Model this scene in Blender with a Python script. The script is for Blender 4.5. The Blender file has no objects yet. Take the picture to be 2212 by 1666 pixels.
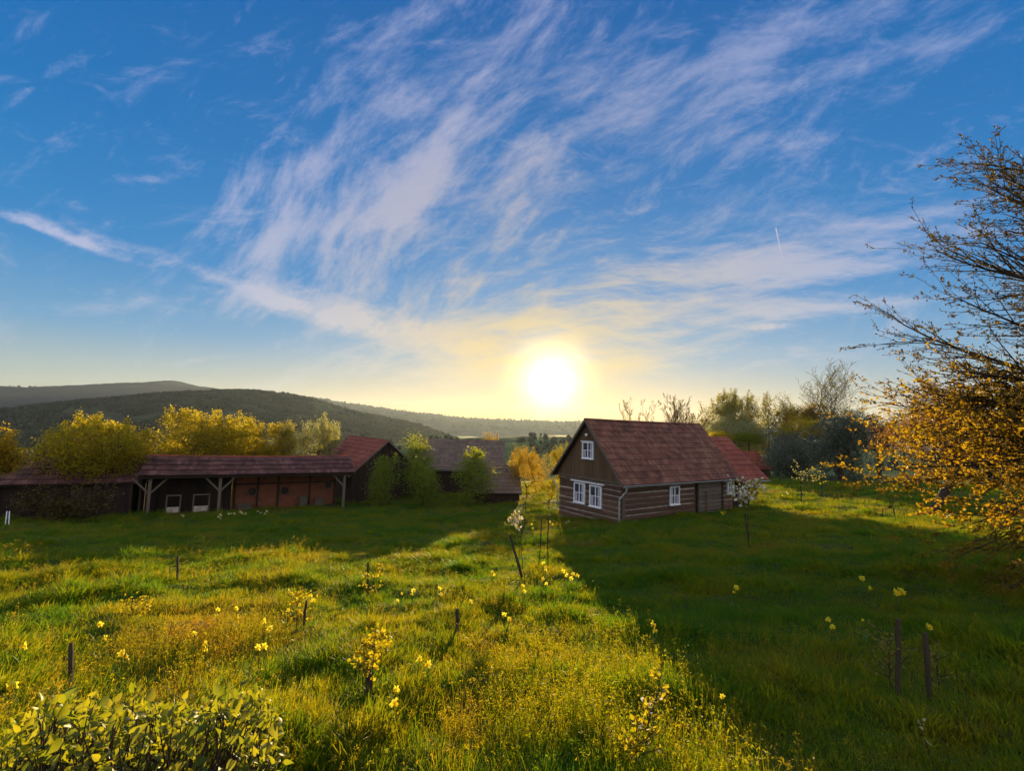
import bpy, math, random
import numpy as np
from mathutils import Matrix, Vector

random.seed(7)
rng = np.random.default_rng(11)
sc = bpy.context.scene
COL = sc.collection
R = math.radians

# ------------------------------------------------------------------ camera
F, CX, CY = 1025.0, 1106.0, 833.0          # focal length and centre in pixels of the 2212 px wide photograph
PITCH, ROLL = 4.74, 1.8
cam_d = bpy.data.cameras.new('camera')
cam = bpy.data.objects.new('camera', cam_d)
COL.objects.link(cam)
CAMR = Matrix.Rotation(R(90 + PITCH), 3, 'X') @ Matrix.Rotation(R(ROLL), 3, 'Z')
cam.matrix_world = CAMR.to_4x4()            # camera stands at the origin, the garden lies below it
cam_d.sensor_width = 36.0
cam_d.lens = 36.0 * F / 2212.0
cam_d.clip_start, cam_d.clip_end = 0.05, 30000.0
sc.camera = cam
CR = np.array(CAMR)


def ray(px, py):
    """Direction through a photograph pixel, scaled so that its y (forward) is 1."""
    d = CR @ np.array([(px - CX) / F, -(py - CY) / F, -1.0])
    return d / d[1]


def at(px, py, depth):
    return ray(px, py) * depth


# ------------------------------------------------------------------ light
SUN = ray(1190, 826)
SUN = SUN / np.linalg.norm(SUN)
SUN_EL = math.asin(SUN[2])
SUN_AZ = math.atan2(SUN[0], SUN[1])
sl = bpy.data.lights.new('sun', 'SUN')
sl.energy = 5.0
sl.angle = R(0.6)
sl.color = (1.0, 0.73, 0.34)
so = bpy.data.objects.new('sun', sl)
COL.objects.link(so)
so.rotation_euler = Vector((-SUN[0], -SUN[1], -SUN[2])).to_track_quat('-Z', 'Y').to_euler()

sc.view_settings.view_transform = 'Standard'
sc.view_settings.look = 'None'
sc.view_settings.exposure = 1.0
sc.view_settings.gamma = 1.0
sc.view_settings.use_curve_mapping = False

world = bpy.data.worlds.new('World')
sc.world = world
world.use_nodes = True
WT = world.node_tree
WT.nodes.clear()


class E:
    """Tiny expression wrapper that writes Math nodes."""
    tree = None

    def __init__(s, sock):
        s.s = sock

    @staticmethod
    def m(op, *a, clamp=False):
        n = E.tree.nodes.new('ShaderNodeMath')
        n.operation = op
        n.use_clamp = clamp
        for i, x in enumerate(a):
            if isinstance(x, E):
                E.tree.links.new(x.s, n.inputs[i])
            else:
                n.inputs[i].default_value = float(x)
        return E(n.outputs[0])

    def __add__(s, o): return E.m('ADD', s, o)
    __radd__ = __add__
    def __sub__(s, o): return E.m('SUBTRACT', s, o)
    def __rsub__(s, o): return E.m('SUBTRACT', o, s)
    def __mul__(s, o): return E.m('MULTIPLY', s, o)
    __rmul__ = __mul__
    def __truediv__(s, o): return E.m('DIVIDE', s, o)
    def __pow__(s, o): return E.m('POWER', s, o)
    def exp(s): return E.m('EXPONENT', s)
    def max(s, o): return E.m('MAXIMUM', s, o)
    def min(s, o): return E.m('MINIMUM', s, o)
    def clamp(s): return E.m('ADD', s, 0.0, clamp=True)

    def smooth(s, a, b):
        n = E.tree.nodes.new('ShaderNodeMapRange')
        n.interpolation_type = 'SMOOTHSTEP'
        E.tree.links.new(s.s, n.inputs['Value'])
        n.inputs['From Min'].default_value = a
        n.inputs['From Max'].default_value = b
        return E(n.outputs['Result'])


def vec(x, y, z=0.0):
    n = E.tree.nodes.new('ShaderNodeCombineXYZ')
    for i, q in enumerate((x, y, z)):
        if isinstance(q, E):
            E.tree.links.new(q.s, n.inputs[i])
        else:
            n.inputs[i].default_value = q
    return n.outputs[0]


def noise(v, scale, detail=4.0, rough=0.55, dist=0.0, lac=2.0):
    n = E.tree.nodes.new('ShaderNodeTexNoise')
    E.tree.links.new(v, n.inputs['Vector'])
    n.inputs['Scale'].default_value = scale
    n.inputs['Detail'].default_value = detail
    n.inputs['Roughness'].default_value = rough
    n.inputs['Distortion'].default_value = dist
    n.inputs['Lacunarity'].default_value = lac
    return E(n.outputs[0])


def mixc(f, a, b, mode='MIX'):
    n = E.tree.nodes.new('ShaderNodeMix')
    n.data_type = 'RGBA'
    n.blend_type = mode
    n.clamp_factor = True
    for sock, x in ((n.inputs[0], f), (n.inputs[6], a), (n.inputs[7], b)):
        if isinstance(x, E):
            E.tree.links.new(x.s, sock)
        elif hasattr(x, 'is_output'):
            E.tree.links.new(x, sock)
        elif isinstance(x, (int, float)):
            sock.default_value = x
        else:
            sock.default_value = (*x, 1.0)
    return n.outputs[2]


def ramp(f, stops):
    n = E.tree.nodes.new('ShaderNodeValToRGB')
    E.tree.links.new(f.s, n.inputs[0])
    cr = n.color_ramp
    while len(cr.elements) < len(stops):
        cr.elements.new(0.5)
    for e, (p, c) in zip(cr.elements, stops):
        e.position = p
        e.color = (*c, 1.0)
    return n.outputs[0]


def build_world():
    E.tree = WT
    nd = WT.nodes
    tc = nd.new('ShaderNodeTexCoord')
    sep = nd.new('ShaderNodeSeparateXYZ')
    WT.links.new(tc.outputs['Generated'], sep.inputs[0])
    dx, dy, dz = (E(o) for o in sep.outputs)
    sky = nd.new('ShaderNodeTexSky')
    sky.sky_type = 'NISHITA'
    sky.sun_disc = False
    sky.sun_elevation = SUN_EL
    sky.sun_rotation = SUN_AZ
    sky.altitude = 300
    sky.air_density = 1.0
    sky.dust_density = 0.6
    sky.ozone_density = 2.5
    # deep, saturated evening blue: the physical sky graded by elevation
    elev = E.m('ARCSINE', dz) * (180 / math.pi)
    grad = ramp((elev * (1 / 90.0)).clamp(), [(0.0, (.25, .27, .19)), (.035, (.18, .25, .25)), (.09, (.055, .175, .30)), (.17, (.006, .115, .28)), (.30, (.0, .083, .245)), (.5, (.0, .055, .195)), (1.0, (.0, .045, .18))])
    skys = mixc(1.0, sky.outputs[0], (0.10, 0.12, 0.14), 'MULTIPLY')
    skyc = mixc(0.94, skys, grad)
    # plane coordinates of the sky in front: u to the right, v up (tangents)
    yy = dy.max(0.12)
    u = dx / yy
    v = dz / yy
    front = dy.smooth(0.1, 0.3)
    cs = dx * SUN[0] + dy * SUN[1] + dz * SUN[2]
    ang = E.m('ARCCOSINE', cs.min(0.999999)) * (180 / math.pi)

    def P(px, py):
        d = ray(px, py)
        return d[0], d[2]

    def blob(px, py, a, b, deg, w):
        """Soft ellipse: centre and half axes in photograph pixels, tilt in degrees (up to the right)."""
        cu, cv = P(px, py)
        a, b = a / F, b / F
        c, s = math.cos(R(deg)), math.sin(R(deg))
        p = ((u - cu) * c + (v - cv) * s) * (1 / a)
        q = ((v - cv) * c - (u - cu) * s) * (1 / b)
        return ((p * p + q * q) * -1.0).exp() * w

    warp = noise(vec(u, v, 3.1), 1.3, 1.5, .4) - 0.5
    warp2 = noise(vec(u, v, 7.7), 1.5, 1.5, .4) - 0.5
    fine = noise(vec(u, v, 1.7), 6.0, 3.0, 0.5) - 0.5

    def streak(deg, su, sv, seed, wv=0.25, detail=7.0, rough=0.62):
        c, s = math.cos(R(deg)), math.sin(R(deg))
        uu = u + warp * wv + fine * 0.02
        vv = v + warp2 * wv + fine * 0.02
        return noise(vec((uu * c + vv * s) * su, (vv * c - uu * s) * sv, seed), 1.0, detail, rough)

    def add(*b):
        t = b[0]
        for x in b[1:]:
            t = t + x
        return t

    def layer(mask, deg, su, sv, seed, wv, gain, bias):
        n1 = streak(deg, su, sv, seed, wv)
        n2 = streak(deg + 7, su * 2.6, sv * 1.7, seed + 3.3, wv * 1.1, 8.0, 0.68)
        n3 = streak(deg - 12, su * 5.0, sv * 2.6, seed + 6.1, wv * 1.1, 6.0, 0.7)
        return (mask + (n1 - 0.5) * gain + (n2 - 0.5) * gain * 0.75 + (n3 - 0.5) * gain * 0.5 - bias).smooth(-0.05, 1.2)

    # feathered plumes rising from the sun to the upper left and middle
    mA = add(blob(930, 380, 470, 360, 45, .78), blob(560, 420, 260, 60, 38, .40), blob(720, 270, 300, 50, 50, .22), blob(910, 420, 280, 70, 68, .34),
             blob(1000, 150, 240, 160, 60, .25), blob(560, 520, 220, 70, 25, .45), blob(820, 90, 200, 90, 60, .30),
             blob(620, 620, 220, 60, 8, .3), blob(690, 272, 90, 26, 48, -.55), blob(330, 180, 260, 200, 0, -.5))
    A = layer(mA, 50, 1.5, 5.5, 0.0, .3, 3.0, .28)
    # long streaks to the upper right
    mB = add(blob(1500, 270, 720, 300, 20, .70), blob(1300, 340, 380, 90, 24, .22), blob(1650, 190, 260, 60, 42, .22), blob(1250, 120, 350, 150, 20, .22),
             blob(1950, 110, 330, 120, 22, .22), blob(1120, 470, 260, 60, 16, .45), blob(1430, 430, 130, 50, 10, -.4), blob(1950, 330, 280, 60, 12, -.3), blob(1500, 60, 150, 40, 20, -.35))
    B = layer(mB, 25, 1.2, 5.5, 5.0, .26, 3.0, .36)
    # low band at the left, and the layers close to the horizon
    mC = add(blob(170, 524, 240, 13, -19, .95), blob(60, 468, 110, 15, -17, .55), blob(480, 606, 280, 22, -17, .78), blob(760, 690, 240, 46, -16, .78),
             blob(950, 735, 220, 64, -10, .7), blob(300, 388, 70, 15, 4, .75), blob(500, 205, 40, 10, 30, .5), blob(760, 770, 60, 14, -8, .4))
    C = layer(mC, -14, 2.2, 9.0, 9.0, .14, 2.8, .26)
    C2 = layer(mC * 0.9, 24, 4.0, 13.0, 10.0, .16, 3.2, .34)
    C = C * 0.75 + C2 * 0.6
    mD = add(blob(1600, 600, 560, 110, 8, .72), blob(1850, 500, 400, 60, 14, .62), blob(1500, 720, 330, 45, 6, .45),
             blob(1800, 760, 170, 26, 6, .6), blob(1000, 800, 260, 60, 3, .75), blob(1350, 770, 220, 50, 5, .65), blob(1100, 720, 280, 60, 8, .6),
             blob(1860, 660, 260, 22, 4, .35), blob(1820, 700, 150, 20, 4, -.3))
    D = layer(mD, 7, 1.3, 12.0, 13.0, .12, 2.8, .28)
    S = (blob(1652, 706, 45, 7, 5, 1.5) * (noise(vec(u, v, 0.2), 70, 4.0) * 2.2 - 0.2)).clamp()
    # contrail
    cu, cv = P(1684, 532)
    tx, ty = P(1692, 572)
    L = math.hypot(tx - cu, ty - cv)
    c, s = (tx - cu) / L, (ty - cv) / L
    along = ((u - cu) * c + (v - cv) * s)
    across = E.m('ABSOLUTE', (v - cv) * c - (u - cu) * s)
    wid = 0.0012 + (L - along) * 0.008
    trail = (across / wid * -1.0).smooth(-1.3, -0.2) * along.smooth(L + 0.004, -L) * E.m('COMPARE', along, 0.0, L * 1.02) * 0.9
    cloud = (1.0 - (1.0 - A * .84) * (1.0 - B * .66) * (1.0 - C * .95) * (1.0 - D * .8) * (1.0 - S * .8)) * front
    cloud = (cloud + trail * front).clamp()
    # bright unseen cloud added behind the viewer as fill for the shaded fronts
    fill_veil = noise(vec(dx * 1.5, dy * 3.0, dz * 3.0), 1.3, 5.0, .6).smooth(.3, .75) * (1.0 - front) * dz.smooth(-.02, .15)
    cloud = cloud.max(fill_veil * .9)
    near = (ang * (-1 / 16.0)).exp()
    low = (elev.max(0.0) * (-1 / 12.0)).exp()
    ccol = mixc(low, (0.17, 0.21, 0.38), (0.33, 0.35, 0.36))
    ccol = mixc((near * 1.7).clamp(), ccol, (0.42, 0.31, 0.14))
    ccol = mixc(1.0 - front, ccol, (0.98, 0.88, 0.80))  # added fill cloud behind the viewer, bright to lift the shade
    # warm belt along the horizon
    belt = (elev.max(0.0) * (-1 / 5.0)).exp() * (ang * (-1 / 27.0)).exp()
    gold = mixc((belt * 1.6).clamp(), skyc, (0.50, 0.25, 0.045))
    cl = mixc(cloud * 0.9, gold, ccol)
    # aureole of the sun itself
    au = (ang * (-1 / 5.0)).exp() * 0.12 + (ang * ang * (-1 / 8.5)).exp() * 3.4
    aur = nd.new('ShaderNodeVectorMath')
    aur.operation = 'SCALE'
    aur.inputs[0].default_value = (1.0, 0.64, 0.17)
    WT.links.new(au.s, aur.inputs['Scale'])
    addn = nd.new('ShaderNodeVectorMath')
    addn.operation = 'ADD'
    WT.links.new(cl, addn.inputs[0])
    WT.links.new(aur.outputs[0], addn.inputs[1])
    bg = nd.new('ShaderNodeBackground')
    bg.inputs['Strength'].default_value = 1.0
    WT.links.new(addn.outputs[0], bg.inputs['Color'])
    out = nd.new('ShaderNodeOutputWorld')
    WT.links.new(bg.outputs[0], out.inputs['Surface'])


build_world()

# ------------------------------------------------------------------ helpers: objects and meshes


def tag(o, label=None, cat=None, group=None, kind=None):
    if label: o['label'] = label
    if cat: o['category'] = cat
    if group: o['group'] = group
    if kind: o['kind'] = kind
    return o


def thing(name, label, cat, loc, group=None):
    o = bpy.data.objects.new(name, None)
    COL.objects.link(o)
    o.location = [float(c) for c in loc]
    o.empty_display_size = 0.2
    return tag(o, label, cat, group)


def origin_of(o):
    p = np.zeros(3)
    while o is not None:
        p += np.array(o.location)
        o = o.parent
    return p


def mesh_from(name, V, faces=None, loops=None, n=None, smooth=False):
    """Mesh from a vertex array and either a list of faces or a flat array of n-gon loops."""
    me = bpy.data.meshes.new(name)
    V = np.asarray(V, dtype=np.float32).reshape(-1, 3)
    if faces is not None:
        me.from_pydata(V.tolist(), [], faces)
    else:
        loops = np.asarray(loops, dtype=np.int32).ravel()
        nf = len(loops) // n
        me.vertices.add(len(V))
        me.vertices.foreach_set('co', V.ravel())
        me.loops.add(len(loops))
        me.loops.foreach_set('vertex_index', loops)
        me.polygons.add(nf)
        me.polygons.foreach_set('loop_start', np.arange(nf, dtype=np.int32) * n)
        me.update(calc_edges=True)
    if smooth:
        me.polygons.foreach_set('use_smooth', np.ones(len(me.polygons), dtype=bool))
    return me


def link(name, me, mat, parent=None):
    o = bpy.data.objects.new(name, me)
    COL.objects.link(o)
    if mat is not None:
        me.materials.append(mat)
    if parent is not None:
        o.parent = parent
    return o


class MB:
    """Collects shapes given in world coordinates into one mesh."""

    def __init__(s):
        s.v, s.f, s.k = [], [], 0

    def raw(s, V, faces):
        V = np.asarray(V, float).reshape(-1, 3)
        s.v.append(V)
        s.f += [tuple(i + s.k for i in f) for f in faces]
        s.k += len(V)

    def hexa(s, p):
        s.raw(p, [(0, 3, 2, 1), (4, 5, 6, 7), (0, 1, 5, 4), (1, 2, 6, 5), (2, 3, 7, 6), (3, 0, 4, 7)])

    def tube(s, pts, rad, n=8, cap=True, squash=None):
        pts = np.asarray(pts, float)
        rad = np.broadcast_to(np.asarray(rad, float), (len(pts),))
        V = []
        prev = None
        for i, p in enumerate(pts):
            t = pts[min(i + 1, len(pts) - 1)] - pts[max(i - 1, 0)]
            t = t / (np.linalg.norm(t) + 1e-9)
            ref = np.array([0, 0, 1.0]) if abs(t[2]) < 0.9 else np.array([1.0, 0, 0])
            a = np.cross(t, ref) if prev is None else prev - t * np.dot(prev, t)
            a = a / (np.linalg.norm(a) + 1e-9)
            prev = a
            b = np.cross(t, a)
            for j in range(n):
                w = 2 * math.pi * j / n
                V.append(p + rad[i] * (math.cos(w) * a + math.sin(w) * b))
        fs = []
        for i in range(len(pts) - 1):
            for j in range(n):
                fs.append((i * n + j, i * n + (j + 1) % n, (i + 1) * n + (j + 1) % n, (i + 1) * n + j))
        if cap:
            fs.append(tuple(range(n))[::-1])
            fs.append(tuple((len(pts) - 1) * n + j for j in range(n)))
        s.raw(V, fs)

    def ball(s, c, r, nu=12, nv=8):
        V, fs = [], []
        for i in range(nv + 1):
            a = math.pi * i / nv
            for j in range(nu):
                b = 2 * math.pi * j / nu
                V.append((c[0] + r * math.sin(a) * math.cos(b), c[1] + r * math.sin(a) * math.sin(b), c[2] + r * math.cos(a)))
        for i in range(nv):
            for j in range(nu):
                fs.append((i * nu + j, (i + 1) * nu + j, (i + 1) * nu + (j + 1) % nu, i * nu + (j + 1) % nu))
        s.raw(V, fs)

    def build(s, name, mat, parent=None, smooth=False):
        V = np.concatenate(s.v) if s.v else np.zeros((0, 3))
        if parent is not None:
            V = V - origin_of(parent)
        return link(name, mesh_from(name, V, faces=s.f, smooth=smooth), mat, parent)


class Frame:
    """Local frame: a along the wall, b into the building, c up."""

    def __init__(s, o, a, b):
        s.o = np.asarray(o, float)
        s.a = np.asarray(a, float) / np.linalg.norm(a)
        s.b = np.asarray(b, float) / np.linalg.norm(b)
        s.c = np.array([0, 0, 1.0])

    def p(s, a, b, c):
        return s.o + s.a * a + s.b * b + s.c * c

    def box(s, mb, a0, a1, b0, b1, c0, c1, taper=0.0):
        t = taper
        mb.hexa([s.p(a0, b0, c0), s.p(a1, b0, c0), s.p(a1, b1, c0), s.p(a0, b1, c0),
                 s.p(a0 + t, b0 + t, c1), s.p(a1 - t, b0 + t, c1), s.p(a1 - t, b1 - t, c1), s.p(a0 + t, b1 - t, c1)])

    def hit(s, px, py, b=0.0):
        """Where the pixel's ray meets the wall plane at offset b: (a, c)."""
        d = ray(px, py)
        o = s.o + s.b * b
        n = s.b
        t = np.dot(o, n) / np.dot(d, n)
        q = d * t - o
        return float(np.dot(q, s.a)), float(q[2])


# ------------------------------------------------------------------ value noise for shapes
_lat = rng.random((256, 256))


def vnoise(x, y):
    x = np.asarray(x, float); y = np.asarray(y, float)
    xi = np.floor(x).astype(int); yi = np.floor(y).astype(int)
    fx = x - xi; fy = y - yi
    fx = fx * fx * (3 - 2 * fx); fy = fy * fy * (3 - 2 * fy)
    g = lambda a, b: _lat[a & 255, b & 255]
    return ((g(xi, yi) * (1 - fx) + g(xi + 1, yi) * fx) * (1 - fy) + (g(xi, yi + 1) * (1 - fx) + g(xi + 1, yi + 1) * fx) * fy) - 0.5


def fbm(x, y, o=4, gain=0.5):
    t = 0; a = 1.0
    for i in range(o):
        t = t + a * vnoise(x * 2 ** i + 17.3 * i, y * 2 ** i + 5.1 * i)
        a *= gain
    return t


# ------------------------------------------------------------------ terrain
_by = np.array([-40, -8, 0, 4, 12, 20, 28, 37, 45, 60, 80, 120, 200, 400, 700, 9000], float)
_bz = np.array([-2.0, -2.3, -2.5, -2.85, -4.0, -5.05, -5.95, -6.6, -6.75, -7.3, -9.5, -15, -28, -52, -62, -66], float)
_ty = np.concatenate([np.arange(-40, 120, 0.5), np.arange(120, 9000, 10)])
_tz = np.interp(_ty, _by, _bz)
_k = np.ones(13) / 13
_tz[6:300] = np.convolve(_tz, _k, 'same')[6:300]


def ground0(x, y):
    x = np.asarray(x, float); y = np.asarray(y, float)
    xs = np.clip(x, -45, 55)
    lat = np.where(xs > 0, 0.065 * xs - 0.0002 * xs ** 2, 0.018 * xs)
    fade = np.clip((160 - y) / 100, 0, 1)
    far = np.clip((np.abs(x) - 60) / 400, 0, 1) * 0
    return np.interp(y, _ty, _tz) + lat * fade + far


def ground(x, y):
    x = np.asarray(x, float); y = np.asarray(y, float)
    near = np.clip((75 - y) / 40, 0.15, 1)
    h = 0.16 * vnoise(x * 0.55 + 3, y * 0.75 + 9) + 0.14 * vnoise(x * 1.3 + 31, y * 1.6) + 0.06 * vnoise(x * 2.9, y * 2.9 + 4)
    big = 1.6 * fbm(x * 0.012, y * 0.012, 3) * np.clip((y - 70) / 60, 0, 4)
    return ground0(x, y) + h * near * 1.05 + big


def hit(px, py, h=0.0):
    """The point where a pixel's ray comes within h of the ground."""
    d = ray(px, py)
    lo, hi = 1.0, 400.0
    t = np.concatenate([np.arange(1, 60, 0.05), np.arange(60, 400, 0.5)])
    z = d[2] * t - ground0(d[0] * t, t) - h
    k = np.argmax(z < 0) if (z < 0).any() else len(t) - 1
    p = d * t[k]
    return np.array([p[0], p[1], float(ground(p[0], p[1]))])


# ------------------------------------------------------------------ materials
def new_mat(name):
    m = bpy.data.materials.new(name)
    m.use_nodes = True
    m.node_tree.nodes.clear()
    E.tree = m.node_tree
    return m


def coords(kind='Object'):
    return E.tree.nodes.new('ShaderNodeTexCoord').outputs[kind]


def wpos():
    return E.tree.nodes.new('ShaderNodeNewGeometry').outputs['Position']


def island():
    return E(E.tree.nodes.new('ShaderNodeNewGeometry').outputs['Random Per Island'])


def scaled(v, s):
    n = E.tree.nodes.new('ShaderNodeMapping')
    E.tree.links.new(v, n.inputs['Vector'])
    n.inputs['Scale'].default_value = s
    return n.outputs[0]


def finish(m, col, rough=0.8, bump=None, bstr=0.3, bdist=0.02, spec=0.3, metal=0.0, coat=0.0):
    t = m.node_tree
    p = t.nodes.new('ShaderNodeBsdfPrincipled')
    if hasattr(col, 'is_output'):
        t.links.new(col, p.inputs['Base Color'])
    else:
        p.inputs['Base Color'].default_value = (*col, 1.0)
    if isinstance(rough, E):
        t.links.new(rough.s, p.inputs['Roughness'])
    else:
        p.inputs['Roughness'].default_value = rough
    p.inputs['Specular IOR Level'].default_value = spec
    p.inputs['Metallic'].default_value = metal
    if bump is not None:
        b = t.nodes.new('ShaderNodeBump')
        b.inputs['Strength'].default_value = bstr
        b.inputs['Distance'].default_value = bdist
        t.links.new(bump.s, b.inputs['Height'])
        t.links.new(b.outputs[0], p.inputs['Normal'])
    o = t.nodes.new('ShaderNodeOutputMaterial')
    t.links.new(p.outputs[0], o.inputs['Surface'])
    return m


def leaf_mat(name, c0, c1, t0, t1, mix=0.5, rough=0.5, spec=0.25, patch=0.0):
    """Leaf: reflected colour c0..c1 and transmitted colour t0..t1, varied leaf by leaf."""
    m = new_mat(name)
    f = island()
    if patch:
        f = (f * 0.6 + noise(wpos(), patch, 2.0) * 0.8 - 0.2).clamp()
    col = mixc(f, c0, c1)
    tr = mixc(f, t0, t1)
    t = m.node_tree
    p = t.nodes.new('ShaderNodeBsdfPrincipled')
    t.links.new(col, p.inputs['Base Color'])
    p.inputs['Roughness'].default_value = rough
    p.inputs['Specular IOR Level'].default_value = spec
    tl = t.nodes.new('ShaderNodeBsdfTranslucent')
    t.links.new(tr, tl.inputs['Color'])
    mx = t.nodes.new('ShaderNodeMixShader')
    mx.inputs[0].default_value = mix
    t.links.new(p.outputs[0], mx.inputs[1])
    t.links.new(tl.outputs[0], mx.inputs[2])
    o = t.nodes.new('ShaderNodeOutputMaterial')
    t.links.new(mx.outputs[0], o.inputs['Surface'])
    return m


def grass_mat(name, dry=0.0):
    m = new_mat(name)
    w = wpos()
    patch = noise(w, 0.45, 4.0, 0.6)
    patch2 = noise(w, 2.3, 2.0)
    oi = m.node_tree.nodes.new('ShaderNodeObjectInfo')
    rnd = E(oi.outputs['Random'])
    f = (patch * 1.7 + patch2 * 0.5 + rnd * 0.45 - 1.12 + dry).clamp()
    col = ramp(f, [(0.0, (0.026, 0.092, 0.008)), (0.45, (0.046, 0.100, 0.009)), (0.75, (0.100, 0.105, 0.016)), (1.0, (0.14, 0.08, 0.025))])
    tr = ramp(f, [(0.0, (0.16, 0.32, 0.005)), (0.35, (0.44, 0.42, 0.005)), (0.7, (0.58, 0.42, 0.006)), (1.0, (0.48, 0.25, 0.012))])
    t = m.node_tree
    p = t.nodes.new('ShaderNodeBsdfPrincipled')
    t.links.new(col, p.inputs['Base Color'])
    p.inputs['Roughness'].default_value = 0.5
    p.inputs['Specular IOR Level'].default_value = 0.12
    tl = t.nodes.new('ShaderNodeBsdfTranslucent')
    t.links.new(tr, tl.inputs['Color'])
    mx = t.nodes.new('ShaderNodeMixShader')
    mx.inputs[0].default_value = 0.58
    t.links.new(p.outputs[0], mx.inputs[1])
    t.links.new(tl.outputs[0], mx.inputs[2])
    o = t.nodes.new('ShaderNodeOutputMaterial')
    t.links.new(mx.outputs[0], o.inputs['Surface'])
    return m


def mat_ground():
    m = new_mat('meadow_ground')
    w = wpos()
    f = (noise(w, 0.45, 4.0, 0.6) * 1.6 + noise(w, 6.0, 4.0) * 0.8 - 0.75).clamp()
    g = noise(w, 0.011, 3.0)
    near = ramp(f, [(0.0, (0.018, 0.045, 0.008)), (0.5, (0.040, 0.060, 0.010)), (1.0, (0.085, 0.06, 0.02))])
    far = ramp(g, [(0.35, (0.030, 0.055, 0.018)), (0.47, (0.055, 0.11, 0.025)), (0.55, (0.05, 0.075, 0.02)), (0.62, (0.085, 0.12, 0.03))])
    sp = m.node_tree.nodes.new('ShaderNodeSeparateXYZ')
    m.node_tree.links.new(w, sp.inputs[0])
    k = E(sp.outputs[1]).smooth(50, 110)
    return finish(m, mixc(k, near, far), 0.9, noise(w, 7.0, 5.0), 0.6, 0.05, 0.1)


def mat_forest(name, c0, c1, c2, s=0.01):
    m = new_mat(name)
    w = wpos()
    f = noise(w, s, 5.0, 0.6)
    f2 = noise(w, s * 9, 4.0, 0.65)
    col = ramp((f * 0.75 + f2 * 0.4 - 0.07).clamp(), [(0.30, c0), (0.5, c1), (0.66, c2)])
    return finish(m, col, 1.0, f2, 0.8, 5.0, 0.0)


def mat_wood(name, c0, c1, along=(0.6, 9, 9), pale=None):
    m = new_mat(name)
    o = coords('Object')
    f = noise(scaled(o, along), 2.2, 6.0, 0.65)
    g = noise(o, 1.1, 3.0)
    r = island()
    k = (f * 0.9 + r * 0.5 + g * 0.3 - 0.35).clamp()
    col = mixc(k, c0, c1)
    if pale is not None:
        col = mixc((f * 4.0 + r * 0.7 - 2.75).clamp() * 0.8, col, pale)
    return finish(m, col, 0.8, f, 0.6, 0.01, 0.2)


def mat_tile(name, c0, c1, c2, moss=0.25):
    m = new_mat(name)
    o = coords('Object')
    r = island()
    g = noise(o, 0.8, 4.0, 0.6)
    h = noise(o, 9.0, 4.0)
    b = noise(scaled(o, (1.3, 1.3, 2.6)), 1.0, 1.0)
    k = (r * 0.45 + g * 1.0 + b * 1.3 - 0.92).clamp()
    col = ramp(k, [(0.0, c0), (0.5, c1), (1.0, c2)])
    col = mixc((h * 2.2 + g * 1.2 - 1.75 + moss).clamp() * 0.55, col, (0.035, 0.035, 0.028))
    return finish(m, col, 0.75, h, 0.5, 0.01, 0.25)


def mat_plain(name, c, rough=0.6, var=0.12, scale=6.0, spec=0.3, metal=0.0):
    m = new_mat(name)
    n = noise(coords('Object'), scale, 5.0, 0.6)
    col = mixc(n.smooth(0.3, 0.75), [x * (1 - var) for x in c], [min(1, x * (1 + var)) for x in c])
    return finish(m, col, rough, n, 0.25, 0.01, spec, metal)


M = {}
M['ground'] = mat_ground()
M['grass'] = grass_mat('grass_blade')
M['drygrass'] = grass_mat('dry_grass_blade', 0.36)
M['hill_near'] = mat_forest('wooded_slope', (0.016, 0.026, 0.018), (0.032, 0.042, 0.024), (0.065, 0.080, 0.038), 0.006)
M['hill_far'] = mat_forest('far_woods', (0.022, 0.026, 0.024), (0.034, 0.036, 0.032), (0.06, 0.065, 0.045), 0.003)
M['wood_tree'] = mat_forest('distant_crown', (0.018, 0.026, 0.017), (0.030, 0.038, 0.022), (0.052, 0.060, 0.030), 0.02)
M['log'] = mat_wood('weathered_log', (0.05, 0.026, 0.018), (0.16, 0.085, 0.058), (1, 1, 8), (0.36, 0.29, 0.23))
M['mortar'] = mat_plain('lime_mortar', (0.50, 0.43, 0.36), 0.9, 0.35, 3.0)
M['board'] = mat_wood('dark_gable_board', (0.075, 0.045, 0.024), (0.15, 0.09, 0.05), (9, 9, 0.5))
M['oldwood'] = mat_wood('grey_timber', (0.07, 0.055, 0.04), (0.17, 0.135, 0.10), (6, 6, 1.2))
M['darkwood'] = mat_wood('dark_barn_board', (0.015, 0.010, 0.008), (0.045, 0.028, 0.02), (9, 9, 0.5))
M['tile'] = mat_tile('red_brown_tile', (0.07, 0.032, 0.020), (0.16, 0.06, 0.036), (0.24, 0.12, 0.075), 0.10)
M['tile_red'] = mat_tile('brick_red_tile', (0.14, 0.040, 0.020), (0.23, 0.058, 0.032), (0.29, 0.095, 0.052), 0.03)
M['tile_dark'] = mat_tile('dark_aged_tile', (0.045, 0.022, 0.020), (0.10, 0.04, 0.034), (0.20, 0.10, 0.085), 0.2)
M['tile_grey'] = mat_tile('grey_brown_tile', (0.10, 0.075, 0.06), (0.15, 0.11, 0.085), (0.19, 0.145, 0.11), 0.1)
M['white'] = mat_plain('white_window_paint', (0.78, 0.79, 0.82), 0.45, 0.05)
M['pane'] = mat_plain('window_glass', (0.055, 0.055, 0.075), 0.06, 0.6, 2.0, 0.6)
M['curtain'] = mat_plain('lace_curtain', (0.40, 0.39, 0.45), 0.9, 0.2, 12.0)
M['zinc'] = mat_plain('zinc_gutter', (0.42, 0.43, 0.45), 0.42, 0.15, 6.0, 0.4, 0.6)
M['lamp'] = mat_plain('white_lamp_glass', (0.8, 0.8, 0.8), 0.25, 0.03)
M['brick'] = None
M['plaster'] = mat_plain('ochre_plaster', (0.20, 0.115, 0.075), 0.9, 0.35, 1.6)
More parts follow.
